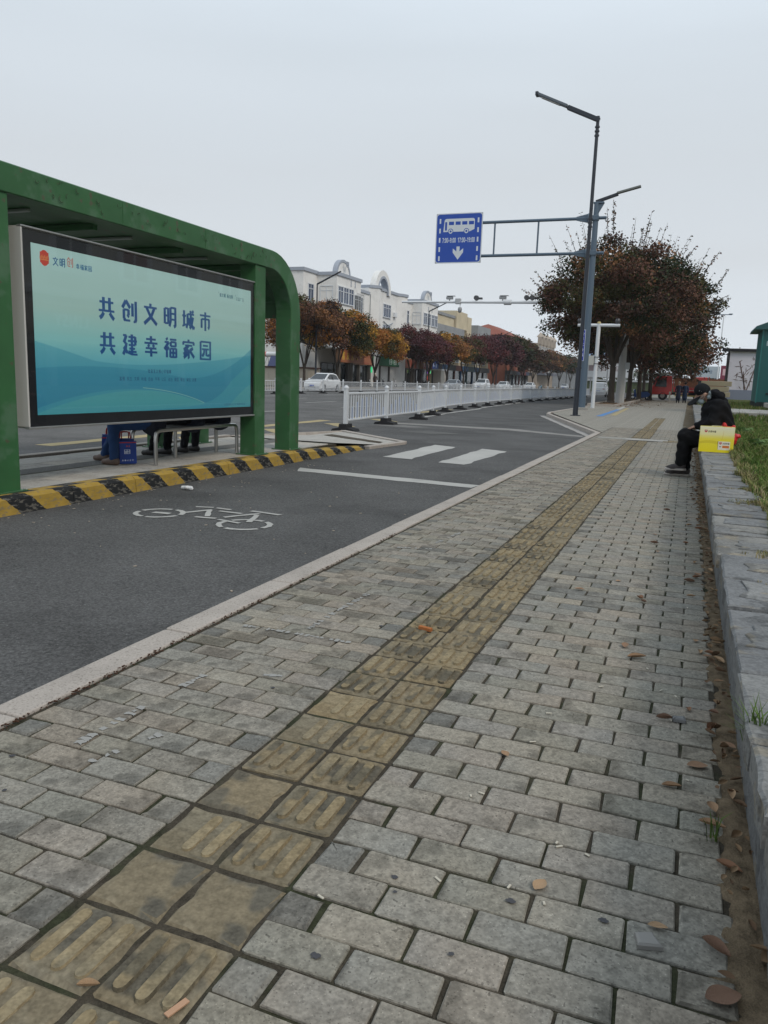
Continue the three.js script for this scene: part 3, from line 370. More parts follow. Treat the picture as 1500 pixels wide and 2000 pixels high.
// ---------------------------------------------------------------- bus-stop island
const PY = 0.05;
{
  const isl = struct('bus_platform');
  P('platform_bed', uvm(extr([[-5.72, -1], [-5.72, 12.4], [-7.9, 12.4], [-7.9, -1]].map(([x, z]) => [x, z]), 0.17).rotateX(-Math.PI / 2).translate(0, -0.135, 0), 1), M.joint, isl);
  // paving slabs
  const vs = Array.from({ length: 6 }, () => uvm(stone(0.492, 0.492, 0.03, 0.004, 0.0015, 8, 0.002), 1.1, rnd(), rnd()));
  for (let i = 0; i < 4; i++) for (let k = 0; k < 26; k++) { const x = -6.0 - i * 0.5, z = 0.6 - k * 0.5; if (i === 1 && false) continue; const o = P('paving_slab', pick(vs), pick(M.concrete), isl); o.position.set(x, PY + R(-0.002, 0.002), z); }
  // ramped end of the island
  const ramp = new THREE.BufferGeometry(); ramp.setAttribute('position', new THREE.Float32BufferAttribute([-5.74, PY, -12.4, -7.9, PY, -12.4, -7.75, -0.09, -15.4, -5.74, PY, -12.4, -7.75, -0.09, -15.4, -5.52, -0.09, -14.2, -5.52, -0.09, -14.2, -7.75, -0.09, -15.4, -5.37, -0.095, -15.0, -7.75, -0.09, -15.4, -7.7, -0.095, -17.1, -5.37, -0.095, -15.0], 3)); ramp.computeVertexNormals(); P('ramp', uvm(ramp, 1), M.concrete[0], isl);
  // light kerb around the nose and along the road side
  const nose = (a, b, nm = 'kerb_stone') => { const L = Math.hypot(b[0] - a[0], b[2] - a[2]), n = Math.max(1, Math.round(L / 1.0)); for (let k = 0; k < n; k++) { const t0 = k / n, t1 = (k + 1) / n - 0.006 / L, p = (t) => a.map((v, q) => lerp(v, b[q], t)), A = p(t0), B = p(t1), d = V(B[0] - A[0], B[1] - A[1], B[2] - A[2]); const g = rbx(0.14, 0.2, d.length(), 0.012); g.applyQuaternion(new THREE.Quaternion().setFromUnitVectors(V(0, 0, 1), d.clone().normalize())); g.translate((A[0] + B[0]) / 2, (A[1] + B[1]) / 2 - 0.09, (A[2] + B[2]) / 2); P(nm, uvm(g, 0.8, rnd(), rnd()), M.granite, isl); } };
  nose([-7.95, PY + 0.01, 1], [-7.95, PY + 0.01, -12.4]); nose([-7.95, PY + 0.01, -12.4], [-7.77, -0.075, -17.15]); nose([-7.72, -0.075, -17.1], [-5.40, -0.075, -15.05]); nose([-5.40, -0.075, -14.98], [-5.56, -0.072, -13.4]);
  P('brick_band', ragged([[-5.75, -14.75], [-7.45, -15.9], [-7.5, -15.55], [-5.7, -14.45]], -0.082, 0.3, 0.01), mat([0.34, 0.30, 0.26], 0.9, { map: T.paver }), isl);
  // studded grip strip along the island
  const st = []; for (let k = 0; k < 190; k++) for (let q = 0; q < 5; q++) st.push(new THREE.CylinderGeometry(0.016, 0.02, 0.006, 6).translate(-6.86 + q * 0.062, PY + 0.006, -3.6 - k * 0.046 - (q % 2) * 0.023));
  P('grip_strip', [bx(0.33, 0.008, 8.8, -6.735, PY + 0.0015, -8)], mat([0.17, 0.165, 0.15], 0.8), isl); const so = P('stud_field', st, mat([0.10, 0.10, 0.095], 0.6), isl); so.userData.kind = 'stuff';
  // black and yellow painted kerb
  T.stripe = tex(512, 256, (u, v, i, j) => { const s = u + v * 0.42, f = s - Math.floor(s), wx = fbm(u, v, 12, 4, 33) * 0.05; const yel = (f + wx) % 1 < 0.52; const k = 0.8 + 0.4 * fbm(u, v, 8, 4, 35), worn = step(0.56, 0.72, fbm(u, v, 14, 5, 37)); const c = yel ? [0.35 * k, 0.232 * k, 0.05 * k] : [0.022 * k, 0.023 * k, 0.024 * k]; return c.map((x, q) => lerp(x, [0.16, 0.15, 0.13][q], worn * (yel ? 0.55 : 0.75))); });
  const sm_ = bump(mat(0xffffff, 0.75, { map: T.stripe }), T.fine, 0.003);
  for (let k = 0; k < 15; k++) {
    const z0 = 0.6 - k * 0.93, z1 = z0 - 0.922, drop = (z) => z > -10.6 ? 0 : Math.min(1, (-10.6 - z) / 2.9) * 0.11, pr = [[-5.545, -0.14, 0], [-5.565, 0.018, 0.66], [-5.60, 0.05, 0.82], [-5.747, 0.056, 1.45]], pos = [], uv = [];
    for (let q = 0; q < 3; q++) { const v = (i, z) => [pr[i][0], i ? Math.max(-0.12, pr[i][1] - drop(z)) : pr[i][1], z], t = (i, z) => [-z / 0.62, pr[i][2]]; for (const [i, z] of [[q, z0], [q, z1], [q + 1, z1], [q, z0], [q + 1, z1], [q + 1, z0]]) { pos.push(...v(i, z)); uv.push(...t(i, z)); } }
    for (const [z, s] of [[z0, 1], [z1, -1]]) for (const tri of [[0, 1, 2], [0, 2, 3]]) for (const i of tri) { pos.push(pr[i][0], i ? pr[i][1] - drop(z) : pr[i][1], z); uv.push(-z / 0.62, pr[i][2]); }
    const g = new THREE.BufferGeometry(); g.setAttribute('position', new THREE.Float32BufferAttribute(pos, 3)); g.setAttribute('uv', new THREE.Float32BufferAttribute(uv, 2)); g.computeVertexNormals(); P('painted_kerb_stone', g, sm_, isl);
  }
}

// ---------------------------------------------------------------- shelter
T.green = tex(512, 512, (u, v, i, j) => { const b = fbm(u, v, 4, 5, 101), s = hash(i, j, 102), ch = step(0.745, 0.78, fbm(u, v, 16, 5, 103)), fd = step(0.5, 0.7, fbm(u, v, 6, 5, 105)), k = 0.86 + 0.4 * (b - 0.5) + 0.05 * (s - 0.5) + 0.2 * fd; const c = [lerp(0.036, 0.06, fd) * k, 0.135 * k, lerp(0.046, 0.07, fd) * k]; return c.map((x, q) => lerp(x, [0.085, 0.075, 0.045][q], ch * 0.8)); });
const greenM = bump(mat(0xffffff, 0.5, { map: T.green }), T.fine, 0.0012);
{
  const sh = thing('bus_shelter', 'green steel bus shelter with rounded roof corners and chipped paint on the island', 'bus shelter', [0, 0, 0]);
  const arch = (zN, zF, y0, top, ro, wd, bm) => {       // closed hoop in the z-y plane
    const o = [], i = [], arcP = (cz, cy, r, a0, a1, to) => { for (let k = 0; k <= 10; k++) { const a = lerp(a0, a1, k / 10) * RAD; to.push([cz + Math.cos(a) * r, cy + Math.sin(a) * r]); } };
    o.push([zF, y0]); arcP(zF + ro, top - ro, ro, 180, 90, o); arcP(zN - ro, top - ro, ro, 90, 0, o); o.push([zN, y0]);
    const ri = Math.max(0.1, ro - bm); i.push([zN - wd, y0]); arcP(zN - wd - ri, top - bm - ri, ri, 0, 90, i); arcP(zF + wd + ri, top - bm - ri, ri, 90, 180, i); i.push([zF + wd, y0]);
    return [...o, ...i];
  };
  const hoop = (x, d) => uvm(extr(arch(-4.12, -10.92, PY, 2.93, 0.86, 0.27, 0.235), d - 0.02, 0.01).rotateY(-Math.PI / 2).translate(x + d - 0.01, 0, 0), 1.4, rnd(), rnd());
  // extrude runs along +z; after the turn the shape's x is world z
  P('front_hoop', hoop(-5.97, 0.27), greenM, sh); P('rear_hoop', hoop(-7.62, 0.25), greenM, sh);
  for (const z of [-5.285, -9.765]) { P('front_post', uvm(rbx(0.25, 2.64, 0.27, 0.008, -5.845, PY + 1.32, z), 1.4, rnd(), rnd()), greenM, sh); P('rear_post', uvm(rbx(0.23, 2.64, 0.25, 0.008, -7.495, PY + 1.32, z), 1.4, rnd(), rnd()), greenM, sh); }
  // roof skin bent over the hoops, with a soffit below
  const skin = (y, r, zn, zf, e) => { const p = [], N = 14, ln = []; ln.push([zf, y - r - e]); for (let k = 0; k <= N; k++) { const a = lerp(180, 90, k / N) * RAD; ln.push([zf + r + Math.cos(a) * r, y - r + Math.sin(a) * r]); } for (let k = 0; k <= N; k++) { const a = lerp(90, 0, k / N) * RAD; ln.push([zn - r + Math.cos(a) * r, y - r + Math.sin(a) * r]); } ln.push([zn, y - r - e]); return ln; };
  const band = (ln, x0, x1, t) => { const out = [...ln, ...ln.slice().reverse().map(([z, y], q) => { const c = -7.52, dz = z - c; return [z - Math.sign(dz) * (y < 2.5 ? t : t * 0.2), y - t * (y < 2.5 ? 0.1 : 1)]; })]; return extr(out, x1 - x0).rotateY(-Math.PI / 2).translate(x1, 0, 0); };
  P('roof_skin', uvm(band(skin(2.9, 0.82, -4.17, -10.87, 0.02), -7.37, -5.97, 0.03), 1.4), greenM, sh);
  P('soffit_panel', bx(1.38, 0.012, 5.2, -6.67, 2.715, -7.52), greenM, sh);
  for (let k = 0; k < 4; k++) P('roof_rib', rbx(1.39, 0.07, 0.06, 0.006, -6.67, 2.668, -5.3 - k * 1.5), greenM, sh);
  for (let k = 0; k < 3; k++) P('tube_light', [rbx(1.1, 0.03, 0.05, 0.008, -6.67, 2.69, -6.05 - k * 1.5)], mat([0.3, 0.34, 0.32], 0.4), sh);
  P('side_plate', bx(1.4, 0.02, 0.02, -6.67, 2.3, -10.78), greenM, sh);
  for (const [x, z] of [[-5.845, -5.285], [-5.845, -9.765], [-5.835, -10.785], [-7.495, -9.765], [-7.495, -10.795]]) { const pl = P('base_plate', rbx(0.34, 0.012, 0.36, 0.003, x, PY + 0.009, z), greenM, sh); for (const [a, b] of [[-1, -1], [1, -1], [-1, 1], [1, 1]]) P('bolt_head', cyl(0.012, 0.012, 0.012, x + a * 0.147, PY + 0.014, z + b * 0.157, 6), M.steel, pl); }
  for (const z of [-5.285, -9.765]) P('weld_seam', rbx(0.256, 0.012, 0.276, 0.003, -5.845, 2.692, z), greenM, sh);
  for (const z of [-6.9, -8.4]) P('fascia_joint', [bx(0.276, 0.226, 0.006, -5.835, 2.812, z)], greenM, sh);
  // peeling paint flakes on the fascia
  const fl = []; for (let k = 0; k < 46; k++) { const z = R(-10, -4.6), y = R(2.71, 2.9); const g = new THREE.TorusGeometry(R(0.012, 0.03), R(0.002, 0.004), 4, 7, R(1.5, 4)); g.rotateZ(R(0, 6)); g.rotateY(Math.PI / 2); g.translate(-5.688, y, z); fl.push(g); }
  const fo = P('paint_flake', fl, mat([0.06, 0.085, 0.05], 0.8), sh); fo.userData.kind = 'stuff';
}

// ---------------------------------------------------------------- strokes for Chinese characters (100-unit grid, y down)
const GL = {
  共: '8,25 92,25|32,5 32,62|68,5 68,62|3,62 97,62|32,70 22,85 8,95|68,70 78,82 94,97', 创: '28,5 5,38|28,5 55,36|14,45 44,45 44,68 36,76|14,45 14,84 22,92 54,92|70,14 70,72|92,4 92,86 86,96 76,96', 文: '50,2 50,16|5,20 95,20|22,20 50,62 94,97|78,20 54,62 5,97', 明: '10,12 10,84|10,12 36,12 36,84|10,46 36,46|10,82 36,82|54,6 54,70 44,96|54,6 90,6 90,90 78,97|54,34 90,34|54,62 90,62', 城: '16,8 16,80|2,34 32,34|2,86 32,76|44,24 98,24|44,24 44,70 34,94|44,46 60,46 60,74 53,80|68,6 72,50 80,80 92,96 97,82|90,38 78,72 62,96|82,6 92,16', 市: '50,2 50,16|4,20 96,20|18,38 18,84|18,38 82,38 82,78 74,86|50,20 50,98', 建: '5,10 26,10 10,42 26,44 20,68 4,96|8,62 30,86 60,94 98,94|40,16 84,16 84,52|36,34 96,34|40,52 84,52|44,68 82,68|38,82 92,82|62,4 62,90', 幸: '16,18 84,18|50,3 50,36|4,36 96,36|30,42 36,54|70,42 64,54|12,60 88,60|6,78 94,78|50,60 50,99', 福: '20,3 26,14|6,24 36,24 4,60|22,46 22,98|28,48 38,58|46,10 96,10|52,22 90,22 90,42 52,42 52,22|48,54 94,54 94,95 48,95 48,54|71,54 71,95|48,74 94,74', 家: '50,2 50,12|8,30 8,16 92,16 92,30|22,32 80,32|52,32 10,56|30,48 50,62 52,94 42,97|40,58 8,78|50,70 10,94|86,44 60,58|56,54 96,92', 园: '8,6 92,6 92,96 8,96 8,6|28,26 72,26|20,44 80,44|40,44 38,64 22,82|58,44 58,76 80,78 80,68',
  社: '18,4 24,12|4,22 36,22 4,58|20,44 20,98|66,8 66,90|44,38 94,38|38,92 98,92', 会: '50,4 4,40|50,4 96,40|30,42 70,42|10,58 90,58|46,58 18,92 80,90|68,74 86,97', 主: '46,3 54,14|8,22 92,22|12,54 88,54|4,92 96,92|50,22 50,92', 义: '44,4 54,20|84,14 50,62 4,97|16,20 50,66 97,97', 核: '24,3 24,97|4,26 44,26|24,30 4,66|26,38 42,56|70,3 74,14|48,22 96,22|70,24 54,46 84,46|88,40 48,84|74,60 52,97|70,70 94,96', 心: '6,44 2,74|28,34 28,84 40,92 70,92 74,72|46,12 58,32|82,36 96,64', 价: '28,4 4,46|18,34 18,97|64,4 36,46|64,4 98,44|50,48 46,76 36,96|78,46 78,97', 值: '26,4 4,46|18,34 18,97|40,16 96,16|66,4 66,30|48,32 88,32 88,86 48,86 48,32|48,50 88,50|48,68 88,68|36,94 98,94', 观: '6,16 40,16 6,92|10,34 40,88|54,10 90,10 90,62|54,10 54,62|72,24 68,66 44,96|76,62 76,90 96,90 96,76',
  富: '50,2 50,12|8,26 8,14 92,14 92,26|24,28 76,28|30,38 70,38 70,52 30,52 30,38|16,62 84,62 84,97 16,97 16,62|50,62 50,97|16,79 84,79', 强: '6,10 36,10 36,30 8,30 8,52 36,52 34,84 22,94|52,8 90,8 90,28 52,28 52,8|46,40 96,40 96,66 46,66 46,40|71,30 71,90|44,92 90,88|84,78 97,97', 民: '14,10 84,10 84,36 14,36|14,10 14,92 44,80|14,56 92,56|50,36 60,74 82,96 94,80', 和: '44,6 10,16|4,32 52,32|28,14 28,97|28,34 4,72|28,40 52,64|62,24 94,24 94,84 62,84 62,24', 谐: '12,6 22,18|4,36 22,36 22,84 34,76|44,6 44,46 62,40|44,26 62,26|74,6 74,44 94,44 94,32|94,12 74,26|68,50 60,58|44,60 92,60 92,97 44,97 44,60|44,78 92,78', 自: '54,2 44,16|18,18 82,18 82,96 18,96 18,18|18,44 82,44|18,70 82,70', 由: '14,28 86,28 86,94 14,94 14,28|50,4 50,94|14,60 86,60', 平: '12,12 88,12|28,22 36,42|74,22 64,42|4,54 96,54|50,12 50,98', 等: '22,2 8,20|20,10 48,10|66,2 54,20|64,10 96,10|14,32 86,32|50,22 50,46|4,48 96,48|4,66 96,66|72,56 72,94 60,97|32,74 42,86', 公: '34,8 4,50|64,8 96,48|46,46 18,88 78,84|66,66 90,97', 正: '8,10 92,10|50,10 50,92|50,48 86,48|22,42 22,92|4,92 96,92', 法: '10,8 24,20|4,36 18,48|6,96 26,60|64,4 64,50|38,26 92,26|32,50 98,50|60,50 40,90 86,86|76,70 94,97', 治: '10,8 24,20|4,36 18,48|6,96 26,60|60,6 38,40 88,38|78,24 94,44|44,56 90,56 90,96 44,96 44,56', 爱: '84,4 16,14|18,20 26,32|48,18 52,30|82,16 70,32|6,50 6,38 94,38 94,50|18,54 82,54|44,42 34,74 4,97|36,68 72,68 40,97|44,72 96,97', 国: '8,6 92,6 92,96 8,96 8,6|26,26 74,26|30,50 70,50|24,76 78,76|50,26 50,76|62,58 70,68', 敬: '4,14 52,14|18,4 18,24|38,4 38,24|16,26 6,46|10,36 50,36 48,92 38,97|14,52 34,52 34,74 14,74 14,52|68,4 56,36|60,22 98,22|88,22 78,66 54,97|62,36 76,72 98,97', 业: '34,6 34,90|66,6 66,90|8,28 20,70|92,28 78,70|4,92 96,92', 诚: '12,6 22,18|4,36 22,36 22,84 34,76|42,22 98,22|44,22 44,68 34,96|44,46 60,46 60,76 52,82|70,4 76,64 94,96 97,80|90,40 60,94|84,6 94,14', 信: '28,4 4,46|18,34 18,97|62,3 68,12|38,20 98,20|46,34 90,34|46,50 90,50|46,64 90,64 90,96 46,96 46,64', 友: '6,24 94,24|44,4 34,50 4,96|34,44 78,44 56,76 22,97|36,52 60,80 97,97', 善: '28,2 36,14|72,2 64,14|12,18 88,18|18,30 82,30|4,44 96,44|50,14 50,58|28,46 34,58|72,46 66,58|2,60 98,60|20,70 80,70 80,97 20,97 20,70',
  做: '24,4 4,46|16,34 16,97|28,26 62,26|44,6 44,50|32,50 58,50 58,88 32,88 32,50|74,4 64,40|68,24 98,24|92,24 82,66 62,97|68,44 80,72 98,97', 新: '28,2 32,10|6,14 54,14|18,20 22,32|42,20 36,32|4,36 56,36|6,52 54,52|30,36 30,97|24,60 8,82|38,60 52,76|90,6 64,16 64,60 56,96|64,40 98,40|82,40 82,97', 淮: '10,8 24,20|4,36 18,48|6,96 26,60|52,4 36,40|46,28 46,97|70,4 76,14|46,22 96,22|46,44 92,44|46,66 92,66|46,90 98,90|70,22 70,90', 阴: '8,8 8,97|8,8 34,8 22,34 36,56 24,64|50,8 50,66 40,96|50,8 90,8 90,90 78,96|50,34 90,34|50,60 90,60', 益: '30,2 38,16|70,2 62,16|6,22 94,22|36,30 8,52|64,30 92,52|14,60 86,60 86,92|14,60 14,92|38,60 38,92|62,60 62,92|2,94 98,94', 广: '50,2 54,14|12,18 94,18|12,18 12,60 4,96', 告: '26,6 12,26|20,18 86,18|50,4 50,46|4,46 96,46|20,60 80,60 80,96 20,96 20,60',
};
// thick uprights, thin cross strokes, as poster lettering has them
function glyph(c, ch, x, y, w, h, tv, th) {
  c.lineCap = 'butt'; c.lineJoin = 'miter';
  for (const s of (GL[ch] || '').split('|')) { const p = s.split(' ').map((q) => q.split(',').map(Number)); for (let i = 0; i + 1 < p.length; i++) { const [a, b] = [p[i], p[i + 1]]; const dx = Math.abs(b[0] - a[0]), dy = Math.abs(b[1] - a[1]); c.lineWidth = dy < dx * 0.35 ? th : tv; c.beginPath(); const e = i > 0 ? 0.04 : 0, f = i + 2 < p.length ? 0.04 : 0; c.moveTo(x + (a[0] - (b[0] - a[0]) * e) / 100 * w, y + (a[1] - (b[1] - a[1]) * e) / 100 * h); c.lineTo(x + (b[0] + (b[0] - a[0]) * f) / 100 * w, y + (b[1] + (b[1] - a[1]) * f) / 100 * h); c.stroke(); } }
}
const writeLine = (c, s, x, y, w, h, gap, tv, th) => { let k = 0; for (const ch of s) { if (ch !== ' ') glyph(c, ch, x + k, y, w, h, tv, th); k += ch === ' ' ? gap * 0.5 : gap; } };

// ---------------------------------------------------------------- advertising panel
{
  const pn = thing('advertising_panel', 'large glazed advertising panel with teal poster and black border in the bus shelter', 'billboard', [0, 0, 0]);
  const z0 = -5.56, z1 = -9.675, y0 = 0.617, y1 = 2.455, xf = -5.742, zc = (z0 + z1) / 2, W = z0 - z1, Hh = y1 - y0, yc = (y0 + y1) / 2;
  P('casing', rbx(0.15, Hh - 0.01, W - 0.01, 0.006, xf - 0.087, yc, zc), mat([0.42, 0.41, 0.38], 0.5), pn);
  const fr = mat([0.5, 0.5, 0.49], 0.35, { metalness: 0.8 });
  P('frame_rail', rbx(0.05, 0.016, W, 0.003, xf - 0.012, y1 - 0.006, zc), fr, pn); P('frame_rail', rbx(0.05, 0.02, W, 0.003, xf - 0.012, y0 + 0.008, zc), fr, pn);
  P('frame_rail', rbx(0.18, Hh - 0.04, 0.02, 0.003, xf - 0.08, yc, z0 - 0.008), mat([0.5, 0.49, 0.46], 0.55), pn); P('frame_rail', rbx(0.05, Hh - 0.04, 0.016, 0.003, xf - 0.012, yc, z1 + 0.006), fr, pn);
  P('black_border', bx(0.004, Hh - 0.04, W - 0.036, xf - 0.0095, yc, zc), mat([0.009, 0.01, 0.013], 0.4), pn);
  const pw = 3.86, ph = 1.575, s = 2048 / pw;
  T.poster = canvasTex(2048, 836, (c, w, h) => {
    let g = c.createLinearGradient(0, 0, 0, h); g.addColorStop(0, '#b4d8d4'); g.addColorStop(0.35, '#a9cec7'); g.addColorStop(0.55, '#8acaca'); g.addColorStop(0.75, '#52abc2'); g.addColorStop(1, '#43a2bf'); c.fillStyle = g; c.fillRect(0, 0, w, h);
    const hill = (pts, a, b) => { const q = c.createLinearGradient(0, 0.55 * h, 0, h); q.addColorStop(0, a); q.addColorStop(1, b); c.fillStyle = q; c.beginPath(); c.moveTo(pts[0] * w, pts[1] * h); for (let i = 2; i + 3 < pts.length; i += 4) c.quadraticCurveTo(pts[i] * w, pts[i + 1] * h, pts[i + 2] * w, pts[i + 3] * h); c.lineTo(w, h); c.lineTo(0, h); c.closePath(); c.fill(); };
    c.globalAlpha = 0.55; hill([0, 0.56, 0.09, 0.60, 0.2, 0.66, 0.45, 0.72, 1, 0.55], '#4ea3b5', '#2f7f9d'); hill([0, 0.72, 0.3, 0.66, 0.6, 0.76, 0.8, 0.78, 1, 0.5], '#3c92ab', '#2d7e9c');
    c.globalAlpha = 0.9; hill([0, 0.96, 0.28, 0.78, 0.55, 0.88, 0.62, 0.905, 0.71, 0.955, 0.8, 0.93, 0.87, 0.78, 0.93, 0.7, 1, 0.62], '#57a6b0', '#3f97ac'); c.globalAlpha = 0.75; hill([0, 0.99, 0.3, 0.79, 0.56, 0.885, 0.64, 0.92, 0.71, 0.955, 0.72, 0.99, 0.2, 1.0], '#6fb4ac', '#4ba1aa'); c.globalAlpha = 0.5; hill([0.85, 1, 0.92, 0.88, 1, 0.8], '#80bdb2', '#58a6a8');
    c.globalAlpha = 0.8; c.strokeStyle = '#9fd0bf'; c.lineWidth = 4; c.beginPath(); c.moveTo(0.4 * w, 0.835 * h); c.quadraticCurveTo(0.58 * w, 0.86 * h, 0.71 * w, 0.955 * h); c.stroke(); c.globalAlpha = 1;
    const X = (z) => (-5.685 - z) * s, Y = (y) => (2.32 - y) * s;
    g = c.createLinearGradient(X(-6.5), 0, X(-8.6), 0); g.addColorStop(0, '#1a5690'); g.addColorStop(0.5, '#1d4f8a'); g.addColorStop(1, '#2b6190'); c.strokeStyle = g;
    [...'共创文明城市'].forEach((ch, i) => glyph(c, ch, X(-6.545 - i * 0.357), Y(1.945), 0.25 * s, 0.238 * s, 22, 12)); [...'共建幸福家园'].forEach((ch, i) => glyph(c, ch, X(-6.545 - i * 0.357), Y(1.59), 0.25 * s, 0.238 * s, 22, 12));
    c.strokeStyle = '#1d4a72'; writeLine(c, '社会主义核心价值观', X(-7.32), Y(1.215), 22, 24, 25.5, 2.6, 2.2); c.strokeStyle = '#215b80'; let x = X(-6.84); for (const wd of ['富强', '民主', '文明', '和谐', '自由', '平等', '公正', '法治', '爱国', '敬业', '诚信', '友善']) { writeLine(c, wd, x, Y(1.125), 22, 24, 24, 2.4, 2); x += 64; }
    c.fillStyle = '#c8402f'; c.beginPath(); c.ellipse(X(-5.845), Y(2.205), 30, 38, 0, 0, 7); c.fill(); c.beginPath(); c.rect(X(-5.845) - 28, Y(2.205) - 28, 56, 52); c.fill(); c.fillStyle = '#d98a4c'; for (let i = 0; i < 9; i++) c.fillRect(X(-5.845) - 28 + i * 6, Y(2.205) - 6 - (i % 3) * 4, 4, 14); c.fillRect(X(-5.845) - 28, Y(2.205) + 6, 56, 5);
    c.strokeStyle = '#1d5f8f'; writeLine(c, '文明', X(-5.945), Y(2.235), 40, 44, 46, 5, 4); c.strokeStyle = '#c4503f'; glyph(c, '创', X(-6.13), Y(2.26), 44, 50, 4, 3); c.strokeStyle = '#1d5f8f'; writeLine(c, '幸福家园', X(-6.25), Y(2.215), 26, 28, 30, 3.4, 2.6);
    c.strokeStyle = '#2c6276'; writeLine(c, '做文明 新淮阴', X(-8.78), Y(2.215), 22, 26, 26, 2.8, 2.2); writeLine(c, '公益广告', X(-9.17), Y(2.205), 22, 26, 27, 2, 1.6); c.fillStyle = '#2c6276'; c.fillRect(X(-8.755), Y(2.225), 3, 8); c.fillRect(X(-9.155), Y(2.225), 3, 8);
    c.strokeStyle = '#2b6f8a'; writeLine(c, '中共淮阴文明社会主义信 新淮阴文明公益', X(-8.85), Y(0.80), 14, 16, 16, 1.5, 1.4);
  });
  P('poster', new THREE.PlaneGeometry(pw, ph).rotateY(Math.PI / 2).translate(xf - 0.006, 1.5325, -7.615), mat(0xffffff, 0.6, { map: T.poster, side: THREE.FrontSide }), pn);
  P('glass_pane', new THREE.PlaneGeometry(W - 0.036, Hh - 0.04).rotateY(Math.PI / 2).translate(xf + 0.001, yc, zc), M.glass, pn);
}
// ---------------------------------------------------------------- bench and the people waiting on it
{
  const b = thing('bench', 'stainless steel tube bench behind the advertising panel', 'bench', [-6.05, PY, -8.72]);
  const u = (x) => tube([[x, 0, 0.92], [x, 0.3, 0.92], [x, 0.4, 0.9], [x, 0.425, 0.8], [x, 0.425, 0], [x, 0.425, -0.8], [x, 0.4, -0.9], [x, 0.3, -0.92], [x, 0, -0.92]], 0.025, 60, 10);
  P('tube_frame', u(0.02), M.steel, b); P('tube_frame', u(-0.33), M.steel, b); P('seat', [rbx(0.34, 0.03, 1.5, 0.01, -0.155, 0.432, 0)], mat([0.12, 0.115, 0.11], 0.4, { metalness: 0.6 }), b); P('middle_leg', rod([-0.33, 0, 0.05], [-0.33, 0.42, 0.05], 0.025, 10), M.steel, b);
  const pe = (x, z, label, o) => { const t = thing('person', label, 'person', [x, PY, z], -Math.PI / 2, 'people waiting on the shelter bench'); seated(t, { h: 0.44, lean: 0.04, jacket: [0.03, 0.035, 0.05], trousers: [0.012, 0.012, 0.014], shoe: [0.02, 0.018, 0.017], ...o }); };
  pe(-6.2, -7.95, 'person in blue jeans and brown shoes sitting behind the advertising panel', { trousers: [0.028, 0.06, 0.15], shoe: [0.13, 0.085, 0.065], foot: { [-1]: [0.16, 0, 0.62], 1: [0.44, 0, 0.24] }, knee: { [-1]: [0.06, 0.5, 0.44], 1: [0.34, 0.48, 0.3] } });
  pe(-6.2, -8.78, 'person in black trousers and black boots on the middle of the bench', { foot: { [-1]: [-0.14, 0, 0.52], 1: [0.1, 0, 0.58] } });
  pe(-6.2, -9.42, 'person in dark trousers sitting on the far end of the bench', { trousers: [0.018, 0.018, 0.022], foot: { [-1]: [-0.1, 0, 0.48], 1: [0.14, 0, 0.5] } });
  T.bag = canvasTex(256, 320, (c, w, h) => { c.fillStyle = '#1d3f8f'; c.fillRect(0, 0, w, h); c.fillStyle = '#b8312f'; c.fillRect(0, 14, w, 14); c.fillStyle = '#d8dde6'; c.fillRect(70, 120, 90, 62); c.fillStyle = '#1d3f8f'; c.strokeStyle = '#1d3f8f'; writeLine(c, '新民', 76, 124, 36, 24, 40, 5, 4); writeLine(c, '公益', 76, 152, 36, 24, 40, 5, 4); c.strokeStyle = '#d8dde6'; writeLine(c, '友善公正平', 30, 262, 30, 22, 38, 4, 3); c.strokeStyle = '#c8453f'; writeLine(c, '新友', 100, 60, 28, 24, 34, 4, 3); });
  const bag = (x, z, turn, label) => { const t = thing('shopping_bag', label, 'bag', [x, PY + 0.002, z], turn); t.scale.set(0.92, 0.86, 0.92); const g = new THREE.CylinderGeometry(0.12, 0.135, 0.36, 4, 6).rotateY(Math.PI / 4).scale(1.25, 1, 0.75).translate(0, 0.18, 0); const p = g.attributes.position; for (let i = 0; i < p.count; i++) { const y = p.getY(i); p.setX(i, p.getX(i) * (1 - 0.08 * Math.sin(y * 9)) + 0.008 * Math.sin(y * 30)); } g.computeVertexNormals(); P('bag_body', g, mat([0.016, 0.045, 0.21], 0.6), t); P('printed_front', new THREE.PlaneGeometry(0.22, 0.32).translate(0, 0.17, 0.142).rotateX(-0.03), mat(0xffffff, 0.6, { map: T.bag }), t); for (const s of [-1, 1]) P('handle', tube([[-0.06, 0.35, 0.05 * s], [-0.05, 0.45, 0.03 * s], [0.05, 0.45, 0.03 * s], [0.06, 0.35, 0.05 * s]], 0.008, 12, 5), mat([0.42, 0.03, 0.03], 0.7), t); };
  bag(-6.44, -7.74, 0.95, 'blue printed shopping bag with red handles on the platform by the jeans'); bag(-7.0, -8.14, 0.6, 'blue shopping bag with red band half hidden behind a jeans leg');
}
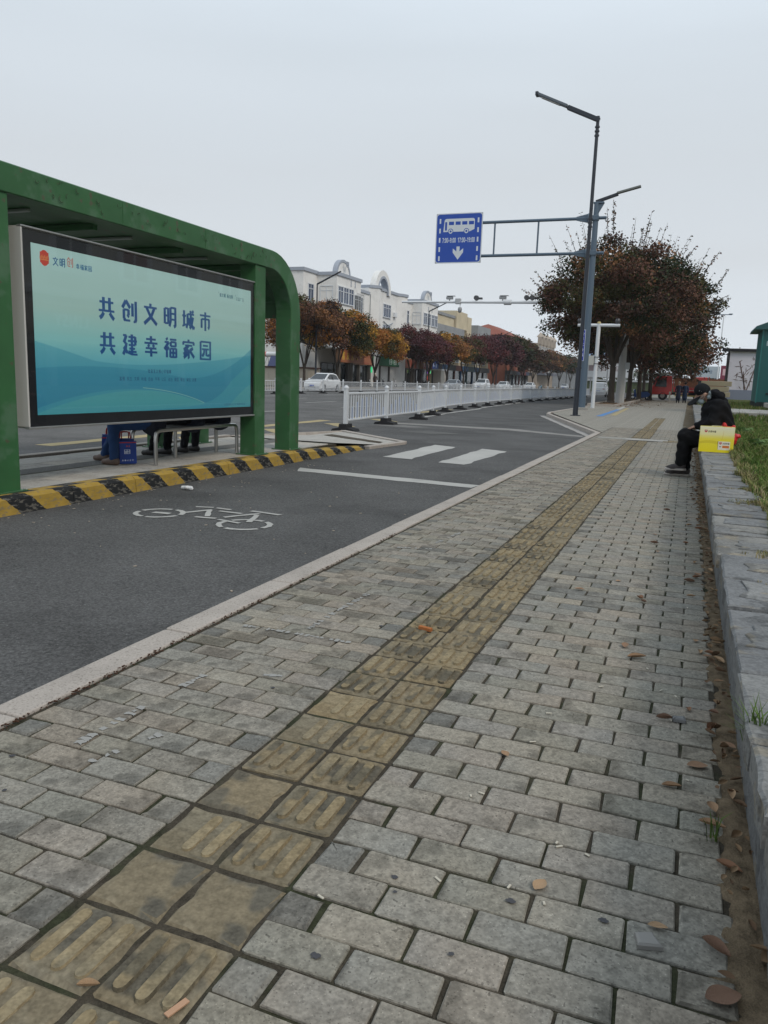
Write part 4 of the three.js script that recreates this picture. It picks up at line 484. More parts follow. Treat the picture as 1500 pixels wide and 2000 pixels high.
// ---------------------------------------------------------------- road barriers
const ORD = ['first', 'second', 'third', 'fourth', 'fifth', 'sixth', 'seventh', 'eighth', 'ninth', 'tenth', 'eleventh', 'twelfth', 'thirteenth', 'fourteenth', 'fifteenth', 'sixteenth', 'seventeenth', 'eighteenth', 'nineteenth', 'twentieth', 'twenty-first', 'twenty-second', 'twenty-third', 'twenty-fourth', 'twenty-fifth', 'twenty-sixth', 'twenty-seventh', 'twenty-eighth'];
const RY = -0.12;
{
  const wm = mat([0.64, 0.66, 0.68], 0.5, { map: T.wall }), bm = mat([0.26, 0.33, 0.52], 0.5), gb = {};
  const postGeo = [rbx(0.1, 0.9, 0.1, 0.008, 0, 0.6, 0)], capGeo = [new THREE.SphereGeometry(0.062, 10, 6, 0, 6.3, 0, 1.6).scale(1, 0.9, 1).translate(0, 1.065, 0), cyl(0.075, 0.07, 0.025, 0, 1.045, 0, 10)];
  const baseGeo = [extr([[-0.30, 0], [-0.27, 0.05], [-0.1, 0.085], [-0.09, 0.17], [0.09, 0.17], [0.1, 0.085], [0.27, 0.05], [0.30, 0]], 0.42, 0.01).translate(0, 0, -0.21)];
  const barrier = (name, label, group, L, blue, pos, turn) => {
    const t = thing(name, label, 'barrier', pos, turn, group), y0 = 0.26, y1 = 0.92, n = blue ? 17 : 15;
    P('post', postGeo[0], wm, t); P('post_cap', merge(capGeo), wm, t); P('rubber_base', merge(baseGeo), M.rubber, t);
    P('top_rail', rbx(0.05, 0.055, L - 0.1, 0.01, 0, y1, -L / 2), wm, t); P('bottom_rail', rbx(0.045, 0.045, L - 0.1, 0.008, 0, y0, -L / 2), wm, t);
    const bar = gb[n + 'b'] || (gb[n + 'b'] = bx(0.024, y1 - y0 - 0.05, 0.03, 0, (y0 + y1) / 2, 0));
    for (let k = 1; k <= n; k++) { const o = P('bar', bar, wm, t); o.position.z = -L * k / (n + 1); }
    if (blue) for (let k = 1; k <= n + 1; k += 2) { const u = (k - 0.5) / (n + 1), hh = 0.12 + 0.42 * Math.sin(u * Math.PI), key = 'u' + k; const o = P('blue_bar', gb[key] || (gb[key] = bx(0.014, hh, 0.022, 0, y0 + 0.02 + hh / 2, 0)), bm, t); o.position.z = -L * u; }
    return t;
  };
  const path = [[-7.88, -17.6], [-8.2, -21.2], [-8.42, -24.8], [-9.05, -28.3], [-9.65, -31.9], [-10.0, -35.5], [-10.25, -39.1], [-10.45, -42.7], [-10.6, -46.3], [-10.72, -49.9]]; for (let k = 0; k < 12; k++) path.push([-10.8, -53.5 - k * 3.6]);
  let proto;
  for (let k = 0; k + 1 < path.length; k++) { const [a, b] = [path[k], path[k + 1]], turn = Math.atan2(-(b[0] - a[0]), -(b[1] - a[1])), lb = k === 0 ? 'white road barrier section nearest the shelter, with rubber feet' : `${ORD[k]} white barrier section counted from the bus shelter end`; if (!proto) proto = barrier('road_barrier', lb, 'white road barriers along the bus lane', 3.6, true, [a[0], RY, a[1]], turn); else dup(proto, [a[0], RY, a[1]], turn, lb); }
  let p2; for (let k = 0; k < 28; k++) { const z = -40.0 - k * 3.75, lb = `${ORD[k]} white median fence section counted from the left, across the road`; if (!p2) p2 = barrier('median_fence', lb, 'white median fence across the road', 3.75, false, [-26.6, RY, z], 0); else dup(p2, [-26.6, RY, z], 0, lb); }
}
// ---------------------------------------------------------------- poles, lamps, signs
{
  const t = thing('street_lamp', 'tall dark street lamp with angled flat head at the kerb corner', 'street lamp', [-4.13, 0, -31.4]);
  P('pole', [cyl(0.105, 0.095, 1.85, 0, 0, 0, 12), cyl(0.12, 0.12, 0.06, 0, 1.82, 0, 12), cyl(0.078, 0.062, 9.2, 0.02, 1.85, 0, 12)], M.darkMetal, t); P('base_flange', cyl(0.2, 0.2, 0.03, 0, 0, 0, 12), M.darkMetal, t);
  for (const y of [7.1, 7.25, 7.4, 10.35, 10.5, 10.65]) P('collar_ring', cyl(0.09, 0.09, 0.05, 0.02, y, 0, 12), M.darkMetal, t);
  const arm = (pa, L, w, h, x, y, nm, m) => P(nm, rbx(L, h, w, 0.02).rotateZ(-0.433).translate(x, y, 0), m, pa);
  arm(t, 1.32, 0.16, 0.16, -0.52, 11.18, 'arm', M.darkMetal); arm(t, 1.3, 0.26, 0.1, -1.72, 11.76, 'lamp_head', mat([0.10, 0.12, 0.14], 0.4)); arm(t, 0.8, 0.2, 0.02, -1.78, 11.72, 'lamp_lens', mat([0.45, 0.46, 0.45], 0.3)); P('end_cap', rbx(0.12, 0.14, 0.28, 0.02, -2.3, 12.02, 0), M.darkMetal, t);
  const s = thing('sign_gantry', 'blue-grey roadside pole with double arm and small lamp behind the dark street lamp', 'sign pole', [-4.95, 0, -39.7]);
  P('pole', [cyl(0.19, 0.125, 9.75, 0, 0, 0, 8)], M.greyBlue, s); P('footing', rbx(0.55, 0.12, 0.55, 0.02, 0, 0.05, 0), M.concrete[1], s);
  P('lamp_bracket', [rbx(0.5, 0.08, 0.2, 0.02, 0.1, 9.78, 0), extr([[-0.1, 9.7], [0.35, 9.75], [0.05, 9.2], [-0.1, 9.2]], 0.1).translate(0, 0, -0.05)], M.greyBlue, s); P('lamp_arm', rbx(1.05, 0.14, 0.16, 0.02).rotateZ(0.30).translate(0.45, 9.98, 0), M.darkMetal, s); P('lamp_head', rbx(1.1, 0.1, 0.24, 0.03).rotateZ(0.23).translate(1.42, 10.3, 0), mat([0.16, 0.17, 0.16], 0.4), s);
  for (const y of [9.09, 7.48]) { P('arm', rod([0.5, y, 0], [-7.2, y, 0], 0.075, 10), M.greyBlue, s); P('flange', [cyl(0.24, 0.24, 0.04, 0, -0.02, 0, 8).rotateZ(Math.PI / 2).translate(-0.34, y, 0), extr([[-0.9, y - 0.08], [-0.36, y - 0.2], [-0.36, y + 0.2], [-0.9, y + 0.08]], 0.12).translate(0, 0, -0.06), rbx(0.5, 0.22, 0.34, 0.02, -0.1, y, 0)], M.greyBlue, s); }
  for (const x of [-4.9, -2.72]) P('arm_strut', rod([x, 7.48, 0], [x, 9.09, 0], 0.045, 8), M.greyBlue, s);
  T.bn = canvasTex(64, 384, (c, w, h) => { c.fillStyle = '#c9ced6'; c.fillRect(0, 0, w, h); c.fillStyle = '#2d3fa0'; c.fillRect(6, 6, w - 12, h - 12); c.strokeStyle = '#dfe4ee'; [...'公平友善信'].forEach((q, i) => glyph(c, q, 14, 30 + i * 64, 36, 40, 6, 5)); });
  P('pole_placard', [new THREE.PlaneGeometry(0.26, 1.5).translate(-0.16, 3.12, 0.2)], mat(0xffffff, 0.5, { map: T.bn }), s);
  const g = thing('bus_lane_sign', 'square blue bus lane sign with hours and down arrow on the arm', 'road sign', [-11.68, 7.14, -39.56]);
  T.sign = canvasTex(768, 768, (c, w, h) => {
    c.fillStyle = '#c9ced3'; c.fillRect(0, 0, w, h); c.fillStyle = '#1747a6'; c.beginPath(); c.roundRect(14, 14, w - 28, h - 28, 46); c.fill(); c.fillStyle = '#cfd5da';
    for (const x of [56, w - 82]) for (const y of [80, 228, 372, 514, 656]) c.fillRect(x, y, 26, 74);
    c.beginPath(); c.roundRect(140, 84, 500, 200, 34); c.fill(); c.beginPath(); c.moveTo(124, 284); c.lineTo(140, 110); c.lineTo(200, 110); c.lineTo(200, 284); c.fill();
    c.fillStyle = '#1747a6'; c.fillRect(150, 132, 34, 130); for (const x of [214, 324, 434, 544]) c.fillRect(x, 128, 84, 52); c.beginPath(); c.moveTo(560, 286); c.lineTo(644, 250); c.lineTo(644, 290); c.fill();
    for (const x of [246, 508]) { c.fillStyle = '#1747a6'; c.beginPath(); c.arc(x, 278, 44, 0, 7); c.fill(); c.fillStyle = '#cfd5da'; c.beginPath(); c.arc(x, 278, 34, 0, 7); c.fill(); c.fillStyle = '#1747a6'; c.beginPath(); c.arc(x, 278, 17, 0, 7); c.fill(); }
    c.fillStyle = '#cfd5da'; c.save(); c.translate(w / 2, 446); c.scale(0.5, 1); c.font = 'bold 104px sans-serif'; c.textAlign = 'center'; c.fillText('7:00–9:00  17:00–19:00', 0, 4); c.restore();
    c.beginPath(); c.moveTo(358, 512); c.lineTo(410, 512); c.lineTo(410, 590); c.lineTo(470, 540); c.lineTo(470, 604); c.lineTo(384, 716); c.lineTo(298, 604); c.lineTo(298, 540); c.lineTo(358, 590); c.fill();
  });
  P('plate', rbx(2.44, 2.44, 0.05, 0.02, 0, 1.22, -0.04), mat([0.45, 0.47, 0.5], 0.4), g); P('sign_face', new THREE.ShapeGeometry(new THREE.Shape([[-1.1, -1.22], [1.1, -1.22], [1.22, -1.1], [1.22, 1.1], [1.1, 1.22], [-1.1, 1.22], [-1.22, 1.1], [-1.22, -1.1]].map(([x, y]) => new THREE.Vector2(x, y)))).translate(0, 1.22, -0.01), mat(0xffffff, 0.35, { map: T.sign }), g);
  { const u = g.children[1].geometry, p = u.attributes.position, a = []; for (let i = 0; i < p.count; i++) a.push((p.getX(i) + 1.22) / 2.44, p.getY(i) / 2.44); u.setAttribute('uv', new THREE.Float32BufferAttribute(a, 2)); }
  for (const y of [0.34, 1.95]) P('clamp', bx(0.5, 0.1, 0.08, 0.9, y, -0.1), M.greyBlue, g);
  const w = thing('camera_post', 'white T-shaped camera post with grey box beside the footpath', 'camera post', [-4.81, 0, -43.3]); P('post', [cyl(0.1, 0.1, 4.45, 0, 0, 0, 12)], M.whiteMetal, w); P('post_cap', cyl(0.11, 0.07, 0.1, 0, 4.45, 0, 12), mat([0.45, 0.36, 0.15], 0.6), w); P('cross_arm', rod([-1.1, 4.36, 0], [1.08, 4.36, 0], 0.085, 10), M.whiteMetal, w);
  for (const x of [-1.0, 0.95]) P('dome_camera', [new THREE.SphereGeometry(0.12, 10, 8).translate(x, 4.56, 0), cyl(0.13, 0.1, 0.1, x, 4.6, 0, 10)], mat([0.06, 0.06, 0.065], 0.3), w); P('equipment_box', rbx(0.3, 0.5, 0.24, 0.01, -0.26, 2.52, 0), mat([0.48, 0.48, 0.44], 0.6), w); P('box_strap', [bx(0.24, 0.02, 0.24, 0, 2.36, 0), bx(0.24, 0.02, 0.24, 0, 2.7, 0)], M.darkMetal, w);
  // traffic camera gantry across the road
  const q = thing('camera_gantry', 'white traffic camera gantry reaching over the road with a wrapped column', 'gantry', [-4.5, 0, -56.6]); P('column', [cyl(0.2, 0.15, 7.2, 0, 0, 0, 12)], M.whiteMetal, q);
  const wr = cyl(0.3, 0.22, 4.2, 0, 0.02, 0, 16); { const p = wr.attributes.position; for (let i = 0; i < p.count; i++) { p.setX(i, p.getX(i) + 0.02 * Math.sin(p.getY(i) * 9 + i)); } wr.computeVertexNormals(); } P('column_wrap', wr, mat([0.5, 0.5, 0.49], 0.8, { map: T.wall }), q); P('meter_box', [rbx(0.4, 0.5, 0.2, 0.02, 0.1, 4.3, 0.2), rbx(0.3, 0.45, 0.2, 0.02, 0.35, 2.6, 0.2)], mat([0.4, 0.42, 0.43], 0.6), q);
  P('mast_arm', rod([0, 6.85, 0], [-16.4, 6.95, 0], 0.13, 10, 0.08), M.whiteMetal, q); P('arm_joint', [cyl(0.2, 0.2, 0.5, 0, -0.25, 0, 10).rotateZ(Math.PI / 2).translate(-8.3, 6.9, 0)], M.whiteMetal, q); P('arm_flange', rbx(0.4, 0.4, 0.3, 0.03, -12.0, 6.98, 0), mat([0.45, 0.46, 0.47], 0.5), q);
  for (const x of [-12.66, -8.67]) P('bullet_camera', [rbx(0.5, 0.2, 0.22, 0.03, x, 7.22, 0), cyl(0.04, 0.04, 0.2, x, 6.98, 0, 8), rbx(0.62, 0.04, 0.28, 0.01, x + 0.1, 7.36, 0)], mat([0.3, 0.31, 0.32], 0.5), q);
  for (const x of [-10.64, -6.95, -6.55]) P('flash_lamp', [cyl(0.19, 0.17, 0.24, 0, -0.12, 0, 14).rotateX(Math.PI / 2).translate(x, 7.22, 0), cyl(0.03, 0.03, 0.2, x, 6.95, 0, 8), rbx(0.3, 0.14, 0.2, 0.02, x + 0.3, 7.18, -0.05)], mat([0.07, 0.07, 0.075], 0.4), q);
  P('dome_camera', [cyl(0.02, 0.02, 0.4, -11.84, 6.5, 0, 8), new THREE.SphereGeometry(0.15, 10, 8).translate(-11.84, 6.3, 0), cyl(0.17, 0.12, 0.18, -11.84, 6.36, 0, 10)], mat([0.25, 0.26, 0.27], 0.4), q);
  // lamps on the far side and far away
  const fl = (z, lb, h = 11) => { const l = thing('far_street_lamp', lb, 'street lamp', [-37.2, 0, z], 0, 'street lamps on the far side'); P('pole', cyl(0.12, 0.07, h, 0, 0, 0, 8), M.darkMetal, l); P('arm', rod([0, h - 0.05, 0], [1.5, h + 0.65, 0], 0.09, 6), M.darkMetal, l); P('lamp_head', rbx(1.3, 0.1, 0.24, 0.03).rotateZ(0.44).translate(2.1, h + 0.92, 0), M.darkMetal, l); };
  fl(-75.0, 'dark street lamp rising behind the leftmost orange tree', 10.7); fl(-112.5, 'dark street lamp at the right end of the white building', 11.3); fl(-158, 'distant street lamp above the dark red trees', 10.2); fl(-255, 'distant street lamp beside the far brown trees', 10.5);
  const hl = thing('mast_light', 'thin distant mast lamp left of the mural wall', 'street lamp', [4.3, 0, -150]); P('pole', cyl(0.12, 0.08, 14.2, 0, 0, 0, 8), M.whiteMetal, hl); P('lamp_bar', rbx(2.6, 0.12, 0.2, 0.02, 0, 14.1, 0), M.greyBlue, hl); for (const x of [-1.1, 1.1]) P('lamp_head', rbx(0.6, 0.16, 0.3, 0.03, x, 14.2, 0), M.greyBlue, hl);
  const up = thing('utility_pole', 'distant utility pole with cross bars beside the mural wall', 'utility pole', [8.4, 0, -170]); P('pole', cyl(0.13, 0.1, 9.6, 0, 0, 0, 8), M.concrete[1], up); P('cross_bar', [bx(3.4, 0.12, 0.12, -1, 8.2, 0), bx(2.4, 0.1, 0.1, -0.4, 8.9, 0)], M.greyBlue, up);
}
// ---------------------------------------------------------------- trees
const leafM = mat(0xffffff, 0.8, { vertexColors: true });
const bark = bump(mat([0.075, 0.062, 0.052], 0.95, { map: T.wall }), T.fine, 0.02);
function crown(clumps, n, size, pal, wisps) {
  const pos = new Float32Array(n * 18), col = new Float32Array(n * 18), nor = new Float32Array(n * 18); let o = 0;
  const wsum = clumps.map((c) => c.w); const tot = wsum.reduce((a, b) => a + b, 0); const d = V(0, 0, 0), u = V(0, 0, 0), s = V(0, 0, 0);
  const put = (x, y, z, sz, c) => {
    d.set(R(-1, 1), R(-0.9, 0.4), R(-1, 1)).normalize(); s.set(R(-1, 1), R(-1, 1), R(-1, 1)); u.copy(d).cross(s).normalize().multiplyScalar(sz * 0.33); d.multiplyScalar(sz);
    const k = R(0.75, 1.25), C = [c[0] * k, c[1] * k, c[2] * k], q = [[0, 0, 0], [d.x * 0.5 + u.x, d.y * 0.5 + u.y, d.z * 0.5 + u.z], [d.x, d.y, d.z], [0, 0, 0], [d.x, d.y, d.z], [d.x * 0.5 - u.x, d.y * 0.5 - u.y, d.z * 0.5 - u.z]];
    const N = u.clone().cross(d).normalize(); for (const v of q) { pos[o] = x + v[0]; pos[o + 1] = y + v[1]; pos[o + 2] = z + v[2]; nor[o] = N.x; nor[o + 1] = N.y; nor[o + 2] = N.z; col[o] = C[0]; col[o + 1] = C[1]; col[o + 2] = C[2]; o += 3; }
  };
  let used_ = 0;
  clumps.forEach((c) => { const m = Math.floor(n * (wisps ? 0.975 : 1) * c.w / tot); for (let i = 0; i < m && used_ < n; i++, used_++) { const a = R(0, 6.283), z = R(-1, 1), r = Math.pow(rnd(), 0.42) * R(0.85, 1.18), q = Math.sqrt(1 - z * z); const cc = rnd() < 0.84 ? c.c : pick(pal); put(c.x + Math.cos(a) * q * r * c.r, c.y + z * r * c.r * 0.72, c.z + Math.sin(a) * q * r * c.r, size * (rnd() < 0.12 ? R(1.4, 2.0) : R(0.55, 1.25)), cc); } });
  if (wisps) while (used_ < n) { const wv = pick(wisps), t = rnd(); put(wv[0] + wv[3] * t + R(-0.08, 0.08), wv[1] + wv[4] * t, wv[2] + wv[5] * t + R(-0.08, 0.08), size * R(0.6, 1.1), pick(pal)); used_++; }
  const g = new THREE.BufferGeometry(), cut = o; g.setAttribute('position', new THREE.BufferAttribute(pos.slice(0, cut), 3)); g.setAttribute('normal', new THREE.BufferAttribute(nor.slice(0, cut), 3)); g.setAttribute('color', new THREE.BufferAttribute(col.slice(0, cut), 3)); return g;
}
function tree(name, label, [x, y, z], o) {
  const t = thing(name, label, 'tree', [x, y, z], 0, o.group), { th, cy, rx, ry, pal } = o, clumps = [], limbs = [], tw = [];
  const N = o.clumps || 46;
  for (let i = 0; i < N; i++) { const a = i * 2.399 + R(-0.4, 0.4), v = lerp(o.low || -0.85, 0.95, (i + 0.5) / N) + R(-0.1, 0.1), q = Math.sqrt(Math.max(0.05, 1 - v * v)), rr = i % 4 === 3 ? R(0.25, 0.6) : R(0.68, 0.96); const dx = Math.cos(a) * q * rr * rx * (1 - 0.12 * v), dz = Math.sin(a) * q * rr * rx, dy = v * ry * rr + (o.droop && Math.cos(a) > 0.1 && v < 0 ? -o.droop * q : 0); clumps.push({ x: dx, y: cy + dy, z: dz, r: rx * (o.cr || 1) * R(0.2, 0.33), w: R(0.7, 1.3), c: pick(pal) }); }
  // trunk and limbs
  const nl = 7, tr = o.tr || 0.2; const trunk = [rod([0, -0.05, 0], [R(-0.08, 0.08), th, R(-0.08, 0.08)], tr, 10, tr * 0.78), cyl(tr * 1.5, tr, 0.25, 0, -0.05, 0, 10)];
  for (let i = 0; i < nl; i++) { const a = i * 2.4 + R(-0.3, 0.3), c = clumps[Math.floor(N * (0.25 + 0.7 * i / nl))]; const p0 = [0, th - 0.1 + R(-0.3, 0.15), 0], p1 = [Math.cos(a) * rx * 0.16, th + (cy - th) * 0.5, Math.sin(a) * rx * 0.16], p2 = [c.x * 0.6, lerp(th, c.y, 0.8), c.z * 0.6], p3 = [c.x, c.y, c.z]; limbs.push(rod(p0, p1, tr * 0.5, 7, tr * 0.38), rod(p1, p2, tr * 0.38, 6, tr * 0.22), rod(p2, p3, tr * 0.22, 5, tr * 0.08)); for (let k = 0; k < 3; k++) { const e = pick(clumps); if (Math.hypot(e.x - p2[0], e.y - p2[1], e.z - p2[2]) < rx * 0.9) limbs.push(rod(p2, [e.x, e.y, e.z], tr * 0.14, 5, tr * 0.05)); } }
  const wisps = o.wisps ? Array.from({ length: o.wisps }, () => { const c = pick(clumps.filter((q) => q.y > cy - ry * 0.1)); const out = V(c.x, (c.y - cy) * 1.1 + 0.8, c.z).normalize(), L = R(0.9, 2.0); const w = [c.x + out.x * c.r * 0.8, c.y + out.y * c.r * 0.6, c.z + out.z * c.r * 0.8, out.x * L * 0.8, Math.abs(out.y) * L + 0.5, out.z * L * 0.8]; tw.push(rod([w[0], w[1], w[2]], [w[0] + w[3], w[1] + w[4], w[2] + w[5]], 0.018, 4, 0.006)); return w; }) : null;
  P('trunk', trunk, bark, t); P('limbs', [...limbs, ...tw].map(clean), bark, t); P('crown', crown(clumps, o.leaves, o.leaf, pal, wisps), leafM, t);
  return t;
}
const C = { brn: [0.13, 0.066, 0.046], red: [0.125, 0.035, 0.035], dred: [0.085, 0.026, 0.03], pur: [0.09, 0.038, 0.045], olive: [0.07, 0.066, 0.026], dgrn: [0.032, 0.045, 0.022], grn: [0.06, 0.085, 0.028], org: [0.33, 0.135, 0.035], gold: [0.40, 0.215, 0.035], tan: [0.25, 0.125, 0.06], dbr: [0.07, 0.042, 0.032] };
const rowR = 'dark autumn trees along the footpath', rowL = 'autumn street trees on the far side of the road';
const palR = [C.brn, C.dbr, C.dbr, C.olive, C.dgrn, C.dgrn, C.olive, C.brn, C.tan];
tree('footpath_tree', 'big dark reddish-brown tree nearest along the footpath, behind the sign pole', [-4.97, 0, -55.2], { th: 2.5, cy: 6.9, rx: 5.3, ry: 4.0, tr: 0.24, pal: palR, leaves: 62000, leaf: 0.155, wisps: 90, clumps: 170, cr: 0.68, group: rowR });
tree('footpath_tree', 'second dark tree along the footpath, just behind the wrapped gantry column', [-4.6, 0, -66.6], { th: 2.6, cy: 7.2, rx: 5.6, ry: 4.5, tr: 0.22, pal: palR, leaves: 30000, leaf: 0.2, wisps: 40, clumps: 110, cr: 0.75, droop: 1.2, group: rowR });
tree('footpath_tree', 'third dark tree along the footpath with a drooping right side', [-4.2, 0, -73.5], { th: 2.6, cy: 7.0, rx: 6.0, ry: 4.8, tr: 0.22, pal: palR, leaves: 30000, leaf: 0.21, wisps: 40, clumps: 110, cr: 0.75, droop: 1.6, group: rowR });
tree('footpath_tree', 'fourth dark tree along the footpath above the red trucks', [-3.6, 0, -80.6], { th: 2.7, cy: 7.6, rx: 6.2, ry: 5.2, tr: 0.22, pal: [C.brn, C.dbr, C.dgrn, C.dgrn, C.olive], leaves: 30000, leaf: 0.22, wisps: 40, clumps: 110, cr: 0.75, droop: 1.6, group: rowR });
tree('footpath_tree', 'farthest thin-trunked dark tree in the footpath row', [-4.9, 0, -94], { th: 3, cy: 8, rx: 6, ry: 5.4, tr: 0.2, pal: palR, leaves: 12000, leaf: 0.3, clumps: 46, group: rowR });
for (const [lb, z, h, rx, pal, n] of [
  ['orange and brown tree left of the shelter corner post, tallest on the far side', -74.5, 10.2, 4.6, [C.org, C.tan, C.brn, C.olive, C.dbr], 15000],
  ['green and orange tree with a many-forked trunk in front of the brown shop sign', -82.8, 9.9, 4.4, [C.olive, C.grn, C.org, C.dgrn, C.gold], 15000],
  ['golden yellow tree in front of the green shop sign', -94.5, 8.6, 4.2, [C.gold, C.org, C.gold, C.olive, C.tan], 12000],
  ['dark red tree in front of the lit shop window', -108.5, 9.3, 4.4, [C.dred, C.red, C.pur, C.dbr], 11000],
  ['second dark red tree beside the yellow one, near the blue shop sign', -117, 9.0, 3.8, [C.dred, C.pur, C.red, C.brn], 9000],
  ['yellow-orange tree right of the blue shop sign', -126.5, 9.6, 4.4, [C.gold, C.org, C.tan, C.olive], 9000],
  ['dark green and rust tree before the cream building', -137, 10.0, 4.6, [C.dgrn, C.brn, C.olive, C.red], 8000],
  ['broad dark red tree above the grey car', -147, 10.6, 5.2, [C.dred, C.red, C.pur], 8000],
  ['dark purple-red tree above the white sedans', -160, 11.6, 5.6, [C.dred, C.pur, C.dbr], 8000],
  ['dark olive tree in front of the red-roofed house', -174, 12.4, 5.6, [C.dgrn, C.olive, C.dbr], 7000],
  ['rust-brown tree below the red-roofed house', -190, 12.0, 5.4, [C.brn, C.dbr, C.olive], 6000],
  ['low dark tree left of the beige flats', -204, 9.5, 4.8, [C.dbr, C.olive, C.brn], 5000],
  ['thin brown tree in front of the beige flats', -228, 11.5, 5.2, [C.brn, C.olive, C.tan], 5000],
  ['olive tree at the far bend of the road', -248, 11.5, 5.6, [C.dgrn, C.olive, C.brn], 5000],
  ['brown tree at the end of the far row', -272, 11.5, 6.2, [C.dbr, C.brn, C.olive], 5000],
  ['farthest dark tree where the road disappears', -305, 12, 7, [C.dbr, C.dgrn, C.brn], 5000]]) { const cy = h * 0.65, ry = h * 0.285; tree('street_tree', lb, [-38.3, 0, z], { th: 2.2, cy, rx, ry, tr: 0.17, pal, leaves: Math.round(n * (z > -112 ? 2.3 : 1.6)), leaf: z < -150 ? 0.4 : z > -112 ? 0.19 : 0.25, clumps: 70, cr: 0.85, low: -0.65, group: rowL }); }
// distant hedge and trees closing the road
for (const [x, z, lb, h] of [[-30, -330, 'distant tree mass at the left of the road end', 10], [-20, -350, 'distant rusty tree at the end of the road', 9], [-9, -340, 'distant dark tree behind the white car', 8], [9, -190, 'distant green hedge tree behind the red trucks', 4.6], [16, -195, 'distant green hedge tree right of the mast lamp', 4.4], [3, -188, 'distant low green tree left of the white hoarding', 4.2]]) tree('distant_tree', lb, [x, -0.1, z], { th: 1.2, cy: h * 0.6, rx: h * 0.75, ry: h * 0.42, tr: 0.2, pal: [C.dgrn, C.grn, C.olive, C.dbr], leaves: 4200, leaf: 0.5, clumps: 36 });
// raised bed under the footpath trees
{ const bed = struct('tree_bed', uvm(bx(1.35, 0.06, 34, -4.85, 0.03, -65), 1), M.soil); for (let k = 0; k < 17; k++) { for (const x of [-5.6, -4.1]) P('bed_kerb', rbx(0.12, 0.14, 1.96, 0.01, x, 0.06, -49 - k * 2), M.granite, bed); } P('bed_kerb', rbx(1.6, 0.14, 0.12, 0.01, -4.85, 0.062, -47.96), M.granite, bed); const lf = []; for (let k = 0; k < 900; k++) { const z = R(-48, -82), x = R(-5.5, -3.2) + (rnd() < 0.2 ? R(0, 2) : 0); lf.push(new THREE.PlaneGeometry(R(0.06, 0.12), R(0.04, 0.08)).rotateX(-1.57 + R(-0.5, 0.5)).rotateY(R(0, 6)).translate(x, x > -4.1 ? 0.02 : 0.085, z)); } const o = P('leaf_litter', lf, mat([0.16, 0.09, 0.05], 0.9), bed); o.userData.kind = 'stuff'; }
// ---------------------------------------------------------------- buildings
const whiteWall = mat([0.80, 0.79, 0.765], 0.85, { map: T.wall }), corn = mat([0.34, 0.37, 0.42], 0.7), frameM = mat([0.62, 0.65, 0.68], 0.5), blueGlass = new THREE.MeshStandardMaterial({ color: lin(0.022, 0.042, 0.095), roughness: 0.08, side: THREE.DoubleSide }), greyPipe = mat([0.28, 0.29, 0.30], 0.7);
// window on a wall facing +x (dir 0) or +z (dir 1), centre at x,y,z
function win(pa, x, y, z, w, h, n = 2, dir = 0, fm = frameM, gm = blueGlass) {
  const tr = (g) => (dir ? g : g.rotateY(Math.PI / 2)).translate(x, y, z), f = [bx(w, 0.1, 0.16, 0, h / 2, 0), bx(w + 0.12, 0.12, 0.24, 0, -h / 2, 0.03), bx(0.1, h, 0.16, -w / 2, 0, 0), bx(0.1, h, 0.16, w / 2, 0, 0)]; for (let i = 1; i < n; i++) f.push(bx(0.07, h - 0.1, 0.12, -w / 2 + w * i / n, -0.001, 0)); if (h > 1.6) f.push(bx(w - 0.1, 0.07, 0.13, 0, h * 0.22, 0.002));
  const o = P('window', f.map(tr), fm, pa); for (let i = 0; i < n; i++) P('pane', tr(bx(w / n - 0.06, h - 0.08, 0.03, -w / 2 + w * (i + 0.5) / n, 0, 0)), gm, o); return o;
}
function signTex(bg, fg, chars, o = {}) { return canvasTex(512, 96, (c, w, h) => { c.fillStyle = bg; c.fillRect(0, 0, w, h); c.strokeStyle = fg; const g = (w - 40) / chars.length; [...chars].forEach((q, i) => glyph(c, q, 24 + i * g, 16, Math.min(g * 0.8, 64), 60, o.t || 9, o.t ? o.t * 0.7 : 6)); if (o.sub) { c.strokeStyle = o.sub; for (let i = 0; i < 12; i++) glyph(c, [...chars][i % chars.length], w * 0.5 + i * 15, 80, 10, 10, 2, 2); } }); }
